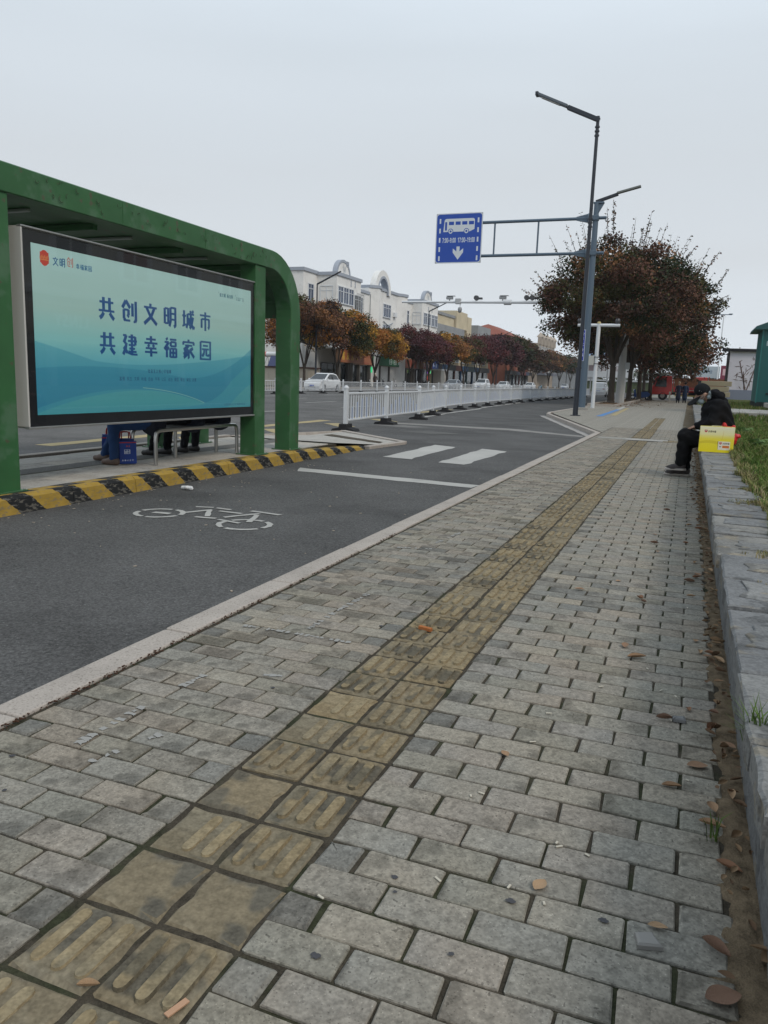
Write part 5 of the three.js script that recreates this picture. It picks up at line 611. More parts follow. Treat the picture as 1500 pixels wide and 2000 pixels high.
{
  const b = thing('white_building', 'long white apartment building with rooftop arches and shops below', 'building', [-44, 0, -85]);
  const blk = (x0, x1, z0, z1, h, nm = 'wall_block', m = whiteWall) => P(nm, uvm(bx(x1 - x0, h, z0 - z1, (x0 + x1) / 2, h / 2, (z0 + z1) / 2), 6), m, b);
  const cor = (x1, z0, z1, h, x0 = x1 - 4) => P('cornice', bx(x1 - x0 + 0.3, 0.4, z0 - z1 + 0.3, (x0 + x1) / 2, h + 0.02, (z0 + z1) / 2), corn, b);
  blk(-18, 0, 0, -3.6, 13.7); cor(0, 0, -3.6, 13.7, -18); blk(-18, -0.05, -3.6, -47.4, 13.0); P('bay_front', uvm(bx(2.75, 8.9, 7.5, 1.32, 9.15, -7.35), 6), whiteWall, b); cor(2.7, -3.6, -11.1, 13.6); blk(-4, 0.02, -11.1, -20.3, 13.1); cor(0.02, -11.1, -20.3, 13.1);
  blk(-4, 0.02, -34.6, -39, 13.6); cor(0.02, -34.6, -39, 13.6); P('bay_front', uvm(bx(1.8, 9.3, 8.5, 0.88, 9.35, -43.25), 6), whiteWall, b); cor(1.78, -39, -47.5, 14.0);
  { const pts = []; for (let k = 0; k <= 12; k++) { const z = lerp(20.3, 34.6, k / 12), s = Math.abs(k - 6) / 6; pts.push([s > 0.55 ? 1.3 * Math.sin((1 - s) / 0.45 * Math.PI) : 0.35, z]); } const cv = extr([[-4, 20.3], ...pts, [-4, 34.6]], 13.9).rotateX(-Math.PI / 2); P('curved_bay', uvm(cv, 6), whiteWall, b); const cc = extr([[-4, 20.2], ...pts.map(([x, z]) => [x + 0.16, z]), [-4, 34.7]], 0.4).rotateX(-Math.PI / 2).translate(0, 13.9, 0); P('cornice', cc, corn, b); }
  const half = (rz, ry, t, n = 16) => { const p = []; for (let k = 0; k <= n; k++) { const a = Math.PI * k / n; p.push([Math.cos(a) * rz, Math.sin(a) * ry]); } return p; };
  for (const [x, z, y, r] of [[2.7, -6.4, 13.6, 1.95], [1.78, -42.9, 14.0, 2.1]]) { const o = P('pediment', extr(half(r, 1.75), 0.5, 0, []).rotateY(-Math.PI / 2).translate(x - 0.4, y + 0.1, z), whiteWall, b); P('pediment_trim', extr([...half(r + 0.14, 1.9), ...half(r - 0.16, 1.58).reverse()], 0.62).rotateY(-Math.PI / 2).translate(x - 0.34, y + 0.1, z), corn, o); P('keystone', [bx(0.1, 0.5, 0.24, x + 0.14, y + 1.5, z - 0.22), bx(0.1, 0.5, 0.24, x + 0.14, y + 1.5, z + 0.22), bx(0.1, 0.2, 0.6, x + 0.14, y + 1.2, z)], corn, o); }
  { const ring = [...half(3.2, 3.4), ...half(1.95, 2.3).reverse()]; P('roof_arch', extr(ring, 0.9).rotateY(-Math.PI / 2).translate(0.6, 13.4, -24.4), whiteWall, b); P('arch_rim', extr([...half(2.2, 2.6), ...half(1.9, 2.25).reverse()], 1.0).rotateY(-Math.PI / 2).translate(0.66, 13.4, -24.4), corn, b); }
  // slots under the bay cornices
  for (const [x, z] of [[2.71, -7.9], [2.71, -9.2], [1.79, -42.2], [1.79, -44.2]]) P('wall_slot', bx(0.06, 0.8, 0.22, x, 12.9, z), corn, b);
  for (const y of [11.2, 8.2, 5.8]) { win(b, 0.03, y, -1.9, 1.4, 2.0, 2); win(b, 0.05, y, -36.6, 1.5, 2.0, 2); win(b, 0.40, y, -26.6, 3.0, 1.9, 3); win(b, 1.35, y, -3.63, 1.7, 1.9, 2, 1); win(b, 0.9, y, -39.03, 1.4, 1.9, 2, 1); for (const z of [-4.7, -6.3, -7.9]) win(b, 2.73, y, z, 1.45, 2.0, 2); for (const z of [-40.6, -42.6, -44.8, -46.4]) win(b, 1.81, y, z, 1.7, 1.9, 2); win(b, 0.06, y, -13, 1.8, 2.0, 2); win(b, 0.06, y, -17, 1.8, 2.0, 2); win(b, -3, y, 0.03, 1.6, 1.8, 2, 1); }
  for (const y of [10.4, 7.4]) { const gr = []; for (let k = 0; k <= 9; k++) gr.push(rod([3.15, y - 0.8, -8.8 - k * 0.26], [3.15, y + 1.5, -8.8 - k * 0.26], 0.02, 4)); for (let k = 0; k < 5; k++) gr.push(rod([3.15, y - 0.8 + k * 0.55, -8.8], [3.15, y - 0.8 + k * 0.55, -11.2], 0.02, 4), rod([2.7, y - 0.8 + k * 0.55, -11.2], [3.15, y - 0.8 + k * 0.55, -11.2], 0.02, 4)); P('window_cage', gr, mat([0.3, 0.31, 0.32], 0.6), b); win(b, 2.73, y + 0.3, -10, 2.0, 1.9, 3, 0, frameM, M.darkGlass); }
  P('air_conditioner', rbx(0.4, 0.7, 0.9, 0.03, 0.55, 10.9, -29.8), M.whiteMetal, b); P('air_conditioner', rbx(0.4, 0.7, 0.9, 0.03, 2.9, 7.0, -6.2), M.whiteMetal, b); P('smile_trim', tube([[0.5, 9.6, -25.2], [0.5, 9.15, -27], [0.5, 9.6, -29]], 0.08, 16, 5), corn, b);
  for (const z of [-3.7, -11.3, -20.5, -33.9, -34.9]) P('drain_pipe', rod([0.16, 4.8, z], [0.16, 13, z], 0.09, 6), greyPipe, b); P('vent_hood', rbx(0.5, 0.5, 0.3, 0.05, -2.2, 12.4, 0.15), whiteWall, b);
  // shop level
  const sg = (z0, z1, y0, y1, t, x = 0.75) => { const o = P('shop_sign', bx(0.7, y1 - y0, z0 - z1, x - 0.36, (y0 + y1) / 2, (z0 + z1) / 2), mat([0.2, 0.11, 0.06], 0.6), b); P('sign_face', new THREE.PlaneGeometry(z0 - z1 - 0.1, y1 - y0 - 0.1).rotateY(Math.PI / 2).translate(x + 0.01, (y0 + y1) / 2, (z0 + z1) / 2), mat(0xffffff, 0.5, { map: t }), o); return o; };
  sg(-4.6, -12.2, 3.0, 4.7, signTex('#a3623f', '#d9b24a', '富友国公平'), 3.0); sg(-12.25, -20.6, 3.0, 4.6, signTex('#a5684b', '#3b4152', '福家', { t: 13, sub: '#8c2d25' })); sg(-20.65, -33.6, 3.0, 4.5, signTex('#1f6b45', '#dfe8e2', '和品茶自由家', { t: 7 })); sg(-33.65, -40.4, 3.0, 4.5, signTex('#8a4c36', '#b0503c', '新平富民', { t: 8 })); sg(-40.45, -45.5, 3.0, 4.4, signTex('#6d2a2c', '#d6cfc9', '民信', { t: 8 }), 1.9); sg(-45.55, -52, 3.1, 4.6, signTex('#1d4fa0', '#dce6f5', '业信和友', { t: 10 }), 0.9);
  const sf = mat([0.03, 0.03, 0.032], 0.4); P('shop_wall', bx(0.3, 3.0, 3.5, 0.1, 1.5, -2.0), whiteWall, b);
  for (let k = 0; k < 11; k++) { const z = -4.8 - k * 3.9; P('shop_column', bx(0.5, 3.0, 0.4, k < 2 ? 2.6 : 0.3, 1.5, z), mat([0.12, 0.11, 0.1], 0.7), b); const f = P('shopfront', [bx(0.1, 0.1, 3.5, 0.16, 2.9, z - 1.95), bx(0.1, 0.1, 3.5, 0.16, 0.1, z - 1.95), bx(0.08, 2.8, 0.08, 0.16, 1.5, z - 1.95)], sf, b); for (const q of [-1.05, -2.85]) P('pane', bx(0.03, 2.7, 1.7, 0.15, 1.5, z + q), M.darkGlass, f); }
  const em = (c, i) => new THREE.MeshStandardMaterial({ color: 0x000000, emissive: lin(...c), emissiveIntensity: i, roughness: 0.5 });
  const ns = (z, y, w, h, c) => P('neon_sign', bx(0.06, h, w, 1.35, y, z), em(c, 1), b); ns(-18.9, 2.35, 0.5, 0.8, [0.03, 0.55, 0.2]); [[0.3, 0.1, 0.9], [0.45, 0.1, 0.9], [0.7, 0.2, 0.6], [0.7, 0.6, 0.2], [0.1, 0.6, 0.25]].forEach((c, i) => P('neon_sign', bx(0.06, 0.55, 0.36, 2.2, 2.55, -41.5 - i * 0.5), em(c, 0.8), b)); P('neon_sign', bx(0.06, 0.7, 0.8, 2.2, 1.5, -41.9), em([0.6, 0.06, 0.03], 0.6), b);
  P('roof_slab', bx(2.4, 0.2, 8, 1.6, 4.9, -8.2), whiteWall, b);
  // low yard hut with a solar heater
  const h = thing('yard_hut', 'low cream hut with brown roof edge left of the shops', 'hut', [-45, 0, -81]); P('wall', uvm(bx(9, 2.0, 3, 0, 1.0, 0), 4), mat([0.58, 0.52, 0.43], 0.9, { map: T.wall }), h); P('roof', bx(9.4, 0.16, 3.4, 0, 2.08, 0), mat([0.1, 0.05, 0.04], 0.8), h);
  const s = thing('solar_heater', 'solar water heater with red-capped tank standing on the cream hut', 'solar heater', [-46.2, 2.16, -80.2]); P('tank', cyl(0.3, 0.3, 1.7, 0, -0.85, 0, 14).rotateZ(Math.PI / 2).translate(0.9, 1.35, 0), M.white, s); P('tank_cap', cyl(0.31, 0.31, 0.12, 0, -0.06, 0, 14).rotateZ(Math.PI / 2).translate(0.02, 1.35, 0), mat([0.55, 0.05, 0.04], 0.5), s); P('collector', bx(1.5, 1.7, 0.08).rotateZ(0.0).rotateX(-0.6).translate(1.5, 0.7, 0.5), mat([0.05, 0.06, 0.16], 0.3), s); P('stand', [rod([0.2, 0, 0.8], [0.2, 1.2, 0], 0.03), rod([2.0, 0, 0.8], [2.0, 1.2, 0], 0.03), rod([0.2, 0, -0.3], [0.2, 1.2, 0], 0.03), rod([2.0, 0, -0.3], [2.0, 1.2, 0], 0.03), rod([2.2, 0.4, 0], [3.3, 1.9, 0], 0.02)], greyPipe, s);
}
{
  const g = mat([0.30, 0.31, 0.32], 0.85, { map: T.wall }), cr = mat([0.60, 0.52, 0.37], 0.85, { map: T.wall });
  const b = thing('cream_building', 'cream and grey stepped building beyond the white apartments', 'building', [-44, 0, -136]); const k = (z0, z1, h, m, y = 0, x0 = -14, x1 = 0) => P('wall_block', uvm(bx(x1 - x0, h - y, z0 - z1, (x0 + x1) / 2, (h + y) / 2, (z0 + z1) / 2), 6), m, b);
  k(0, -42, 9.6, cr); k(-0.3, -22, 11.6, g, 9.6, -13, -0.4); k(0.5, -16, 13.4, cr, 11.6, -12, -1); k(0.2, -16.3, 13.9, g, 13.4, -12.3, -0.8); k(-16.5, -24.5, 15.0, cr, 11.6, -10, -0.6); k(-24.6, -28, 14.4, cr, 9.6, -10, -0.6); k(-31, -42.4, 13.2, g, 9.6, -12, 0.1); for (let i = 0; i < 9; i++) { const z = -2.4 - i * 4.6, o = P('shopfront', [bx(0.3, 3.3, 0.3, 0.2, 1.65, z + 2.3), bx(0.5, 1.0, 4.6, 0.3, 3.7, z)], mat(pick([[0.03, 0.09, 0.2], [0.05, 0.05, 0.055], [0.16, 0.05, 0.04], [0.03, 0.08, 0.09]]), 0.6), b); P('pane', bx(0.06, 3.1, 4.2, 0.1, 1.6, z), M.darkGlass, o); }
  for (let i = 0; i < 9; i++) for (const y of [7.8, 5.6]) win(b, 0.05, y, -3 - i * 4.3, 2.2, 1.6, 3, 0, frameM, M.darkGlass);
  const r = thing('red_roof_house', 'brick-red house with hipped roof above the dark trees', 'building', [-44, 0, -196]), rd = mat([0.27, 0.10, 0.065], 0.85, { map: T.wall }); P('wall', uvm(bx(14, 13.0, 30, -7, 6.5, -15), 5), rd, r); { const p = [[0.4, 13, 0.5], [0.4, 13, -30.5], [-14.4, 13, -30.5], [-14.4, 13, 0.5], [-7, 16.2, -8], [-7, 16.2, -22]], t = (a, c, d) => [...p[a], ...p[c], ...p[d]]; const gg = new THREE.BufferGeometry(); gg.setAttribute('position', new THREE.Float32BufferAttribute([...t(0, 1, 5), ...t(0, 5, 4), ...t(1, 2, 5), ...t(2, 3, 4), ...t(2, 4, 5), ...t(3, 0, 4), ...t(0, 2, 1), ...t(0, 3, 2)], 3)); gg.computeVertexNormals(); P('roof', gg, mat([0.24, 0.085, 0.06], 0.8), r); } for (let i = 0; i < 6; i++) for (const y of [11, 7.8]) win(r, 0.05, y, -4 - i * 4.4, 1.8, 1.9, 2); for (let i = 0; i < 7; i++) { const z = -2.3 - i * 4.3, o = P('shopfront', [bx(0.3, 3.4, 0.3, 0.2, 1.7, z + 2.15), bx(1.2, 0.9, 4.3, 0.6, 3.8, z)], mat(pick([[0.04, 0.04, 0.045], [0.12, 0.03, 0.03], [0.03, 0.05, 0.09]]), 0.6), r); P('pane', bx(0.06, 3.2, 4.0, 0.1, 1.65, z), M.darkGlass, o); } for (const z of [-20, -23.5]) P('dormer', bx(0.9, 1.8, 2.2, 0.1, 11.6, z, 0, 0, 0.35), M.white, r);
  const f = thing('beige_flats', 'beige block of flats with pointed parapets at the road bend', 'building', [-44, 0, -240]), bg = mat([0.42, 0.36, 0.30], 0.85, { map: T.wall }); P('wall', uvm(bx(14, 13.4, 30, -7, 6.7, -15), 5), bg, f); for (let i = 0; i < 5; i++) P('parapet_turret', [bx(1.2, 2.2, 2.2, 0.1, 14.2, -2 - i * 6.2), new THREE.ConeGeometry(1.5, 1.5, 4).rotateY(0.785).translate(0.1, 16.0, -2 - i * 6.2)], bg, f); for (let i = 0; i < 7; i++) for (const y of [11.6, 8.6, 5.6]) win(f, 0.05, y, -3 - i * 4, 1.9, 1.9, 2, 0, frameM, M.darkGlass); P('awning', bx(2.4, 0.8, 24, 1.2, 4.2, -12), mat([0.16, 0.17, 0.2], 0.7), f);
  const ft = thing('far_block', 'distant low grey block at the end of the road', 'building', [-50, 0, -330]); P('wall', bx(30, 9, 12, 0, 4.5, 0), g, ft); P('roof', bx(31, 0.5, 13, 0, 9.2, 0), corn, ft);
}
// building across the footpath, mirrored in the glass of the panel
{
  const b = thing('cream_showroom', 'cream showroom building with framed windows facing the bus shelter', 'building', [16, 0, -2]), cr = mat([0.62, 0.58, 0.5], 0.85, { map: T.wall });
  P('wall', uvm(bx(10, 13.5, 62, 5, 6.75, -31), 5), cr, b); P('ledge', [bx(0.4, 0.35, 62.2, -0.15, 4.6, -31), bx(0.5, 0.5, 62.2, -0.2, 13.4, -31)], M.white, b);
  for (let i = 0; i < 13; i++) for (const y of [6.9, 10.4]) { const z = -5 - i * 4.5, o = P('window', [bx(0.24, 0.25, 2.5, -0.1, y + 1.25, z), bx(0.24, 0.25, 2.5, -0.1, y - 1.25, z), bx(0.24, 2.3, 0.22, -0.1, y, z - 1.14), bx(0.24, 2.3, 0.22, -0.1, y, z + 1.14), bx(0.1, 2.3, 0.08, -0.06, y, z)], M.white, b); P('pane', bx(0.06, 2.3, 2.1, -0.02, y, z), i % 4 === 2 ? mat([0.28, 0.09, 0.07], 0.5) : mat([0.10, 0.12, 0.12], 0.15), o); }
  for (let i = 0; i < 12; i++) { const o = P('shopfront', [bx(0.14, 0.12, 4.4, -0.05, 2.3, -4 - i * 4.9), bx(0.3, 2.4, 0.4, -0.1, 1.2, -4 - i * 4.9 - 2.4)], mat([0.2, 0.19, 0.17], 0.6), b); P('pane', bx(0.06, 2.2, 4.3, -0.02, 1.15, -4 - i * 4.9), M.darkGlass, o); }
  T.lin = canvasTex(512, 128, (c, w, h) => { c.fillStyle = '#b9a98c'; c.fillRect(0, 0, w, h); c.fillStyle = '#eef0ee'; c.font = 'bold 92px sans-serif'; c.textAlign = 'center'; c.fillText('LINSY', w / 2, 98); });
  const o = P('shop_sign', bx(0.3, 1.3, 30, -0.15, 3.35, -28), mat([0.47, 0.40, 0.30], 0.7), b); P('sign_lettering', new THREE.PlaneGeometry(4.4, 1.1).rotateY(-Math.PI / 2).translate(-0.31, 3.35, -27.2), mat(0xffffff, 0.6, { map: T.lin }), o);
}
// ---------------------------------------------------------------- right-hand side: kiosk, mural wall, plinth, hoardings
{
  const gm = bump(mat([0.012, 0.12, 0.115], 0.45, { map: T.wall }), T.fine, 0.002), k = thing('green_kiosk', 'tall teal-green metal kiosk with sloping roof at the right edge', 'kiosk', [4.6, 0.33, -44.6]);
  P('body', uvm(bx(3.0, 3.9, 3.4, 0, 1.95, 0), 3), gm, k); P('base_band', bx(3.06, 0.34, 3.46, 0, 0.17, 0), mat([0.03, 0.035, 0.035], 0.7), k); { const g = extr([[-1.9, 3.85], [-1.85, 4.0], [0, 4.75], [1.85, 4.0], [1.9, 3.85]], 3.8).translate(0, 0, -1.9); P('roof', g, mat([0.02, 0.085, 0.085], 0.5), k); } for (const s of [-1.5, 1.5]) P('corner_strip', bx(0.06, 3.6, 0.06, s, 2.1, 1.71), mat([0.02, 0.16, 0.15], 0.4), k); for (let i = 0; i < 3; i++) P('vent', bx(0.2, 0.07, 0.04, -1.0 + i * 0.35, 0.75, 1.715), M.black, k); for (let i = 0; i < 4; i++) P('torn_notice', bx(0.12 + 0.1 * rnd(), 0.3 * R(0.5, 1.4), 0.01, -1.2 + i * 0.2, 2.6 + R(-0.4, 0.8), 1.71), mat([0.4, 0.5, 0.5], 0.8), k); P('door_seam', [bx(0.025, 3.2, 0.01, -0.2, 2.0, 1.706)], M.black, k);
  const pl = thing('concrete_plinth', 'low concrete step slab on the grass in front of the kiosk', 'plinth', [3.0, 0.33, -31]); P('lower_slab', uvm(rbx(4.6, 0.16, 5.0, 0.02, 0.5, 0.08, 0), 1.5), M.concrete[1], pl); P('upper_slab', uvm(rbx(2.2, 0.2, 9, 0.02, 1.3, 0.26, -4), 1.5), M.concrete[0], pl);
  const w = thing('mural_wall', 'pale lilac garden wall with bamboo mural and dark tiled coping', 'wall', [6.9, 0.3, -78]), lil = mat([0.80, 0.78, 0.86], 0.85, { map: T.wall });
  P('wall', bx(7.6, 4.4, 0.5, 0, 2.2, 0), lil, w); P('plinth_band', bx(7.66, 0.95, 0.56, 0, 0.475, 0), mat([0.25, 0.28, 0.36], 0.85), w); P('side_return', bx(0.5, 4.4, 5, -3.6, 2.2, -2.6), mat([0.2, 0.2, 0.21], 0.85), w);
  P('coping', [extr([[-4.4, 4.36], [-4.5, 4.72], [-4.2, 4.62], [0, 4.58], [4, 4.58], [4, 4.36]], 1.0).translate(0, 0, -0.5)], mat([0.035, 0.035, 0.04], 0.7), w); P('second_coping', extr([[0.2, 3.8], [-0.3, 4.2], [0.2, 4.05], [3, 4.05], [3, 3.75]], 0.5).translate(0, 0, 0.1), mat([0.035, 0.035, 0.04], 0.7), w);
  const bam = []; const leaf = (x, y, a, l) => bam.push(flat([[0, 0], [l * 0.5, 0.03], [l, 0], [l * 0.5, -0.035]], 0).rotateX(Math.PI / 2).rotateZ(a).translate(x, y, 0.262)); for (const [x0, y0, x1, y1, t] of [[-2.25, 0.95, -2.95, 3.5, 0.09], [-2.15, 0.95, -1.35, 4.0, 0.1], [-2.35, 0.95, -2.55, 2.6, 0.06]]) { bam.push(bx(Math.hypot(x1 - x0, y1 - y0), t, 0.012).rotateZ(Math.atan2(y1 - y0, x1 - x0)).translate((x0 + x1) / 2, (y0 + y1) / 2, 0.256)); for (let k2 = 0; k2 < 16; k2++) { const u = R(0.25, 1), lx = lerp(x0, x1, u) + R(-0.5, 0.5), ly = lerp(y0, y1, u) + R(-0.2, 0.2); leaf(lx, ly, R(0, 6.28), R(0.3, 0.6)); } } P('bamboo_mural', bam, mat([0.17, 0.12, 0.11], 0.9), w); P('framed_scroll', [bx(0.5, 2.4, 0.04, 0.35, 2.5, 0.26)], mat([0.42, 0.2, 0.14], 0.8), w); P('scroll_panel', [bx(0.36, 2.2, 0.02, 0.35, 2.5, 0.29)], mat([0.48, 0.43, 0.42], 0.8), w);
  const hd = (nm, lb, x, y, z, ww, hh, bg, fg, tx) => { const t = thing(nm, lb, 'hoarding', [x, 0, z]); P('board', bx(ww, hh, 0.3, 0, y, -0.16), mat([0.3, 0.3, 0.3], 0.7), t); P('board_face', new THREE.PlaneGeometry(ww, hh).translate(0, y, 0.01), mat(0xffffff, 0.6, { map: canvasTex(256, 96, (c, w2, h2) => { c.fillStyle = bg; c.fillRect(0, 0, w2, h2); c.strokeStyle = fg; c.fillStyle = fg; c.fillRect(24, 20, 50, 40); [...tx].forEach((q, i) => glyph(c, q, 90 + i * 36, 26, 28, 34, 5, 4)); }) }), t); for (const s of [-1, 1]) P('leg', cyl(0.12, 0.12, y - hh / 2 + 0.1, s * ww * 0.35, 0, -0.15, 8), greyPipe, t); };
  hd('white_hoarding', 'distant white roadside hoarding behind the trucks', 2.6, 4.6, -170, 5.2, 2.3, '#aab4bb', '#6d7f90', '和平业'); hd('maroon_hoarding', 'distant maroon roadside hoarding beside the mural wall', 7.4, 4.4, -168, 4.2, 3.0, '#7a2f45', '#c9a9ad', '民主'); hd('blue_hoarding', 'pale blue hoarding seen behind the T-shaped camera post', -16.3, 8.0, -150, 5.2, 3.4, '#a9bfe0', '#4a5f94', '业和信'); hd('long_white_hoarding', 'long white and grey hoarding below the pale blue one', -14.5, 4.3, -152, 9, 3, '#c3c6c8', '#8d7f80', '公平信');
  const dep = thing('low_shed', 'long low shed with green base behind the tree trunks', 'shed', [-11, 0, -165]); P('wall', bx(20, 2.2, 4, 0, 1.1, 0), mat([0.09, 0.11, 0.06], 0.9), dep); P('roof', bx(20.5, 0.3, 4.6, 0, 2.3, 0), mat([0.45, 0.47, 0.48], 0.6), dep);
}
// ---------------------------------------------------------------- vehicles
function car(label, pos, turn, o) {
  const t = thing('car', label, o.cat || 'car', pos, turn, o.group), paint = new THREE.MeshPhysicalMaterial({ color: lin(...o.c), roughness: 0.35, clearcoat: 0.8, clearcoatRoughness: 0.1, side: THREE.DoubleSide }), sy = o.sy || 1, hb = o.hb || 2.1, hw = 0.87;
  const arc = (c, out) => { for (let k = 0; k <= 8; k++) { const a = Math.PI * (1 - k / 8); out.push([c + 0.36 * Math.cos(a), 0.3 + 0.36 * Math.sin(a)]); } };
  const low = [[-hb + 0.05, 0.26]]; arc(-1.3, low); arc(1.32, low); low.push([hb - 0.06, 0.24], [hb, 0.45], [hb - 0.03, 0.66], [hb - 0.28, 0.84], [1.0, 0.98], [-hb + 0.2, o.tail || 1.0], [-hb + 0.02, 0.9], [-hb - 0.02, 0.55]);
  const shape = (g, taperTop) => { const p = g.attributes.position; for (let i = 0; i < p.count; i++) { let x = p.getX(i), y = p.getY(i), z = p.getZ(i); let k = 1 - 0.13 * Math.pow(Math.min(1, Math.abs(z) / hb), 4) - (y < 0.45 ? 0.05 * (0.45 - y) / 0.2 : 0); if (y > 0.9) k -= 0.24 * (y - 0.9) / 0.6; p.setXYZ(i, x * k, y * sy, z); } g.computeVertexNormals(); return g; };
  const side = (pts, w, bev) => shape(clean(extr(pts, w * 2 - bev * 2, bev).rotateY(-Math.PI / 2).translate(w - bev, 0, 0)));
  P('body', side(low, hw, 0.05), paint, t); const gh = o.gh; P('cabin', side(gh, 0.82, 0.04), paint, t);
  for (const s of [-1, 1]) { const gw = (pts) => shape(clean(extr(pts, 0.012).rotateY(-Math.PI / 2).translate(s * 0.83 + (s > 0 ? 0.006 : 0.006), 0, 0))); const mid = (gh[0][0] + gh[gh.length - 1][0]) / 2, in_ = gh.map(([z, y]) => [lerp(z, mid, 0.13), lerp(y, 1.2, 0.17)]); P('side_window', gw(in_), M.darkGlass, t); P('pillar', gw([[mid - 0.05, 0.98], [mid - 0.02, 1.44], [mid + 0.05, 1.44], [mid + 0.05, 0.98]]).translate(s * 0.012, 0, 0), M.black, t); P('mirror', shape(rbx(0.16, 0.12, 0.1, 0.03, s * 0.95, 1.02, gh[gh.length - 1][0] - 0.25)), paint, t); for (const z of [-0.1, -0.95]) P('door_handle', shape(bx(0.03, 0.03, 0.18, s * 0.885, 0.86, z)), paint, t); }
  const glass = (a, b) => { const dz = b[0] - a[0], dy = b[1] - a[1], L = Math.hypot(dz, dy), nz = dy / L * 0.014 * Math.sign(dz) * -1, ny = Math.abs(dz) / L * 0.014; const A = [lerp(a[0], b[0], 0.08), lerp(a[1], b[1], 0.08)], B = [lerp(a[0], b[0], 0.9), lerp(a[1], b[1], 0.9)], w0 = 0.74, w1 = 0.74; const f = (x, p) => [x, p[1] + ny, p[0] - nz * Math.sign(dz)]; return shape(clean(quad(f(-w0, A), f(w0, A), f(w1, B), f(-w1, B)))); };
  const n = gh.length; const front = [[gh[n - 1][0] + 0.045, gh[n - 1][1]], [gh[n - 2][0] + 0.045, gh[n - 2][1] + 0.02]]; P('windshield', glass(front[0], front[1]), M.darkGlass, t); const rear = [[gh[0][0] - 0.045, gh[0][1]], [gh[1][0] - 0.045, gh[1][1] + 0.02]]; P('rear_window', glass(rear[0], rear[1]), M.darkGlass, t);
  for (const s of [-1, 1]) { P('headlight', shape(rbx(0.36, 0.14, 0.16, 0.04, s * 0.62, 0.68, hb - 0.1)), mat([0.5, 0.52, 0.54], 0.2), t); P('tail_light', shape(rbx(0.3, 0.16, 0.08, 0.03, s * 0.66, 0.82, -hb - 0.0)), mat([0.3, 0.02, 0.02], 0.3), t); }
  P('grille', shape(rbx(0.9, 0.2, 0.08, 0.02, 0, 0.46, hb - 0.0)), M.black, t); P('number_plate', [rbx(0.44, 0.13, 0.02, 0.005, 0, 0.5 * sy, hb + 0.05), rbx(0.44, 0.13, 0.02, 0.005, 0, 0.62 * sy, -hb - 0.05)], mat([0.03, 0.09, 0.4], 0.5), t); P('underside', bx(1.5, 0.1, hb * 2 - 0.5, 0, 0.24, 0), M.black, t);
  for (const s of [-1, 1]) for (const z of [-1.3, 1.32]) { const w = P('wheel', new THREE.TorusGeometry(0.235, 0.095, 8, 20).rotateY(Math.PI / 2).translate(s * 0.76, 0.325, z), M.rubber, t); P('rim', [cyl(0.2, 0.2, 0.1, 0, -0.05, 0, 14).rotateZ(Math.PI / 2).translate(s * 0.78, 0.325, z)], mat([0.3, 0.31, 0.32], 0.35, { metalness: 0.7 }), w); }
  return t;
}
const HATCH = [[-1.95, 0.96], [-1.55, 1.38], [-0.9, 1.5], [0.0, 1.49], [1.12, 0.97]], SEDAN = [[-1.75, 0.96], [-1.05, 1.4], [-0.5, 1.46], [0.15, 1.45], [1.15, 0.97]], SUVG = [[-2.05, 0.96], [-1.9, 1.42], [-1.2, 1.5], [0.1, 1.48], [1.0, 0.97]];
const gc = 'oncoming cars beyond the median';
car('white hatchback driving behind the median fence at the left', [-30.0, RY, -61.9], 0, { c: [0.68, 0.69, 0.70], gh: HATCH, group: gc, sy: 1.05 });
car('silver grey sedan beyond the median under the dark red trees', [-30.2, RY, -103.0], 0, { c: [0.20, 0.21, 0.23], gh: SEDAN, hb: 2.3, group: gc });
car('tall white estate car beyond the median, right of the grey sedan', [-30.2, RY, -119.0], 0, { c: [0.62, 0.63, 0.64], gh: SUVG, hb: 2.25, sy: 1.16, group: gc });
car('white sedan beyond the median, left of the last white sedan', [-30.2, RY, -134.0], 0, { c: [0.68, 0.69, 0.7], gh: SEDAN, hb: 2.25, group: gc });
car('white sedan beyond the median, rightmost of the larger ones', [-30.2, RY, -158.0], 0, { c: [0.68, 0.69, 0.7], gh: SEDAN, hb: 2.25, group: gc });
car('small distant silver car at the end of the median', [-30.2, RY, -205.0], 0, { c: [0.35, 0.36, 0.38], gh: SEDAN, hb: 2.2, group: gc }); car('small distant white car farthest along the median', [-30.2, RY, -235.0], 0, { c: [0.6, 0.6, 0.6], gh: HATCH, group: gc });
car('white car seen from behind between the camera post and tree trunk', [-10.0, RY, -97], Math.PI, { c: [0.66, 0.67, 0.68], gh: SUVG, hb: 2.2, sy: 1.12 });
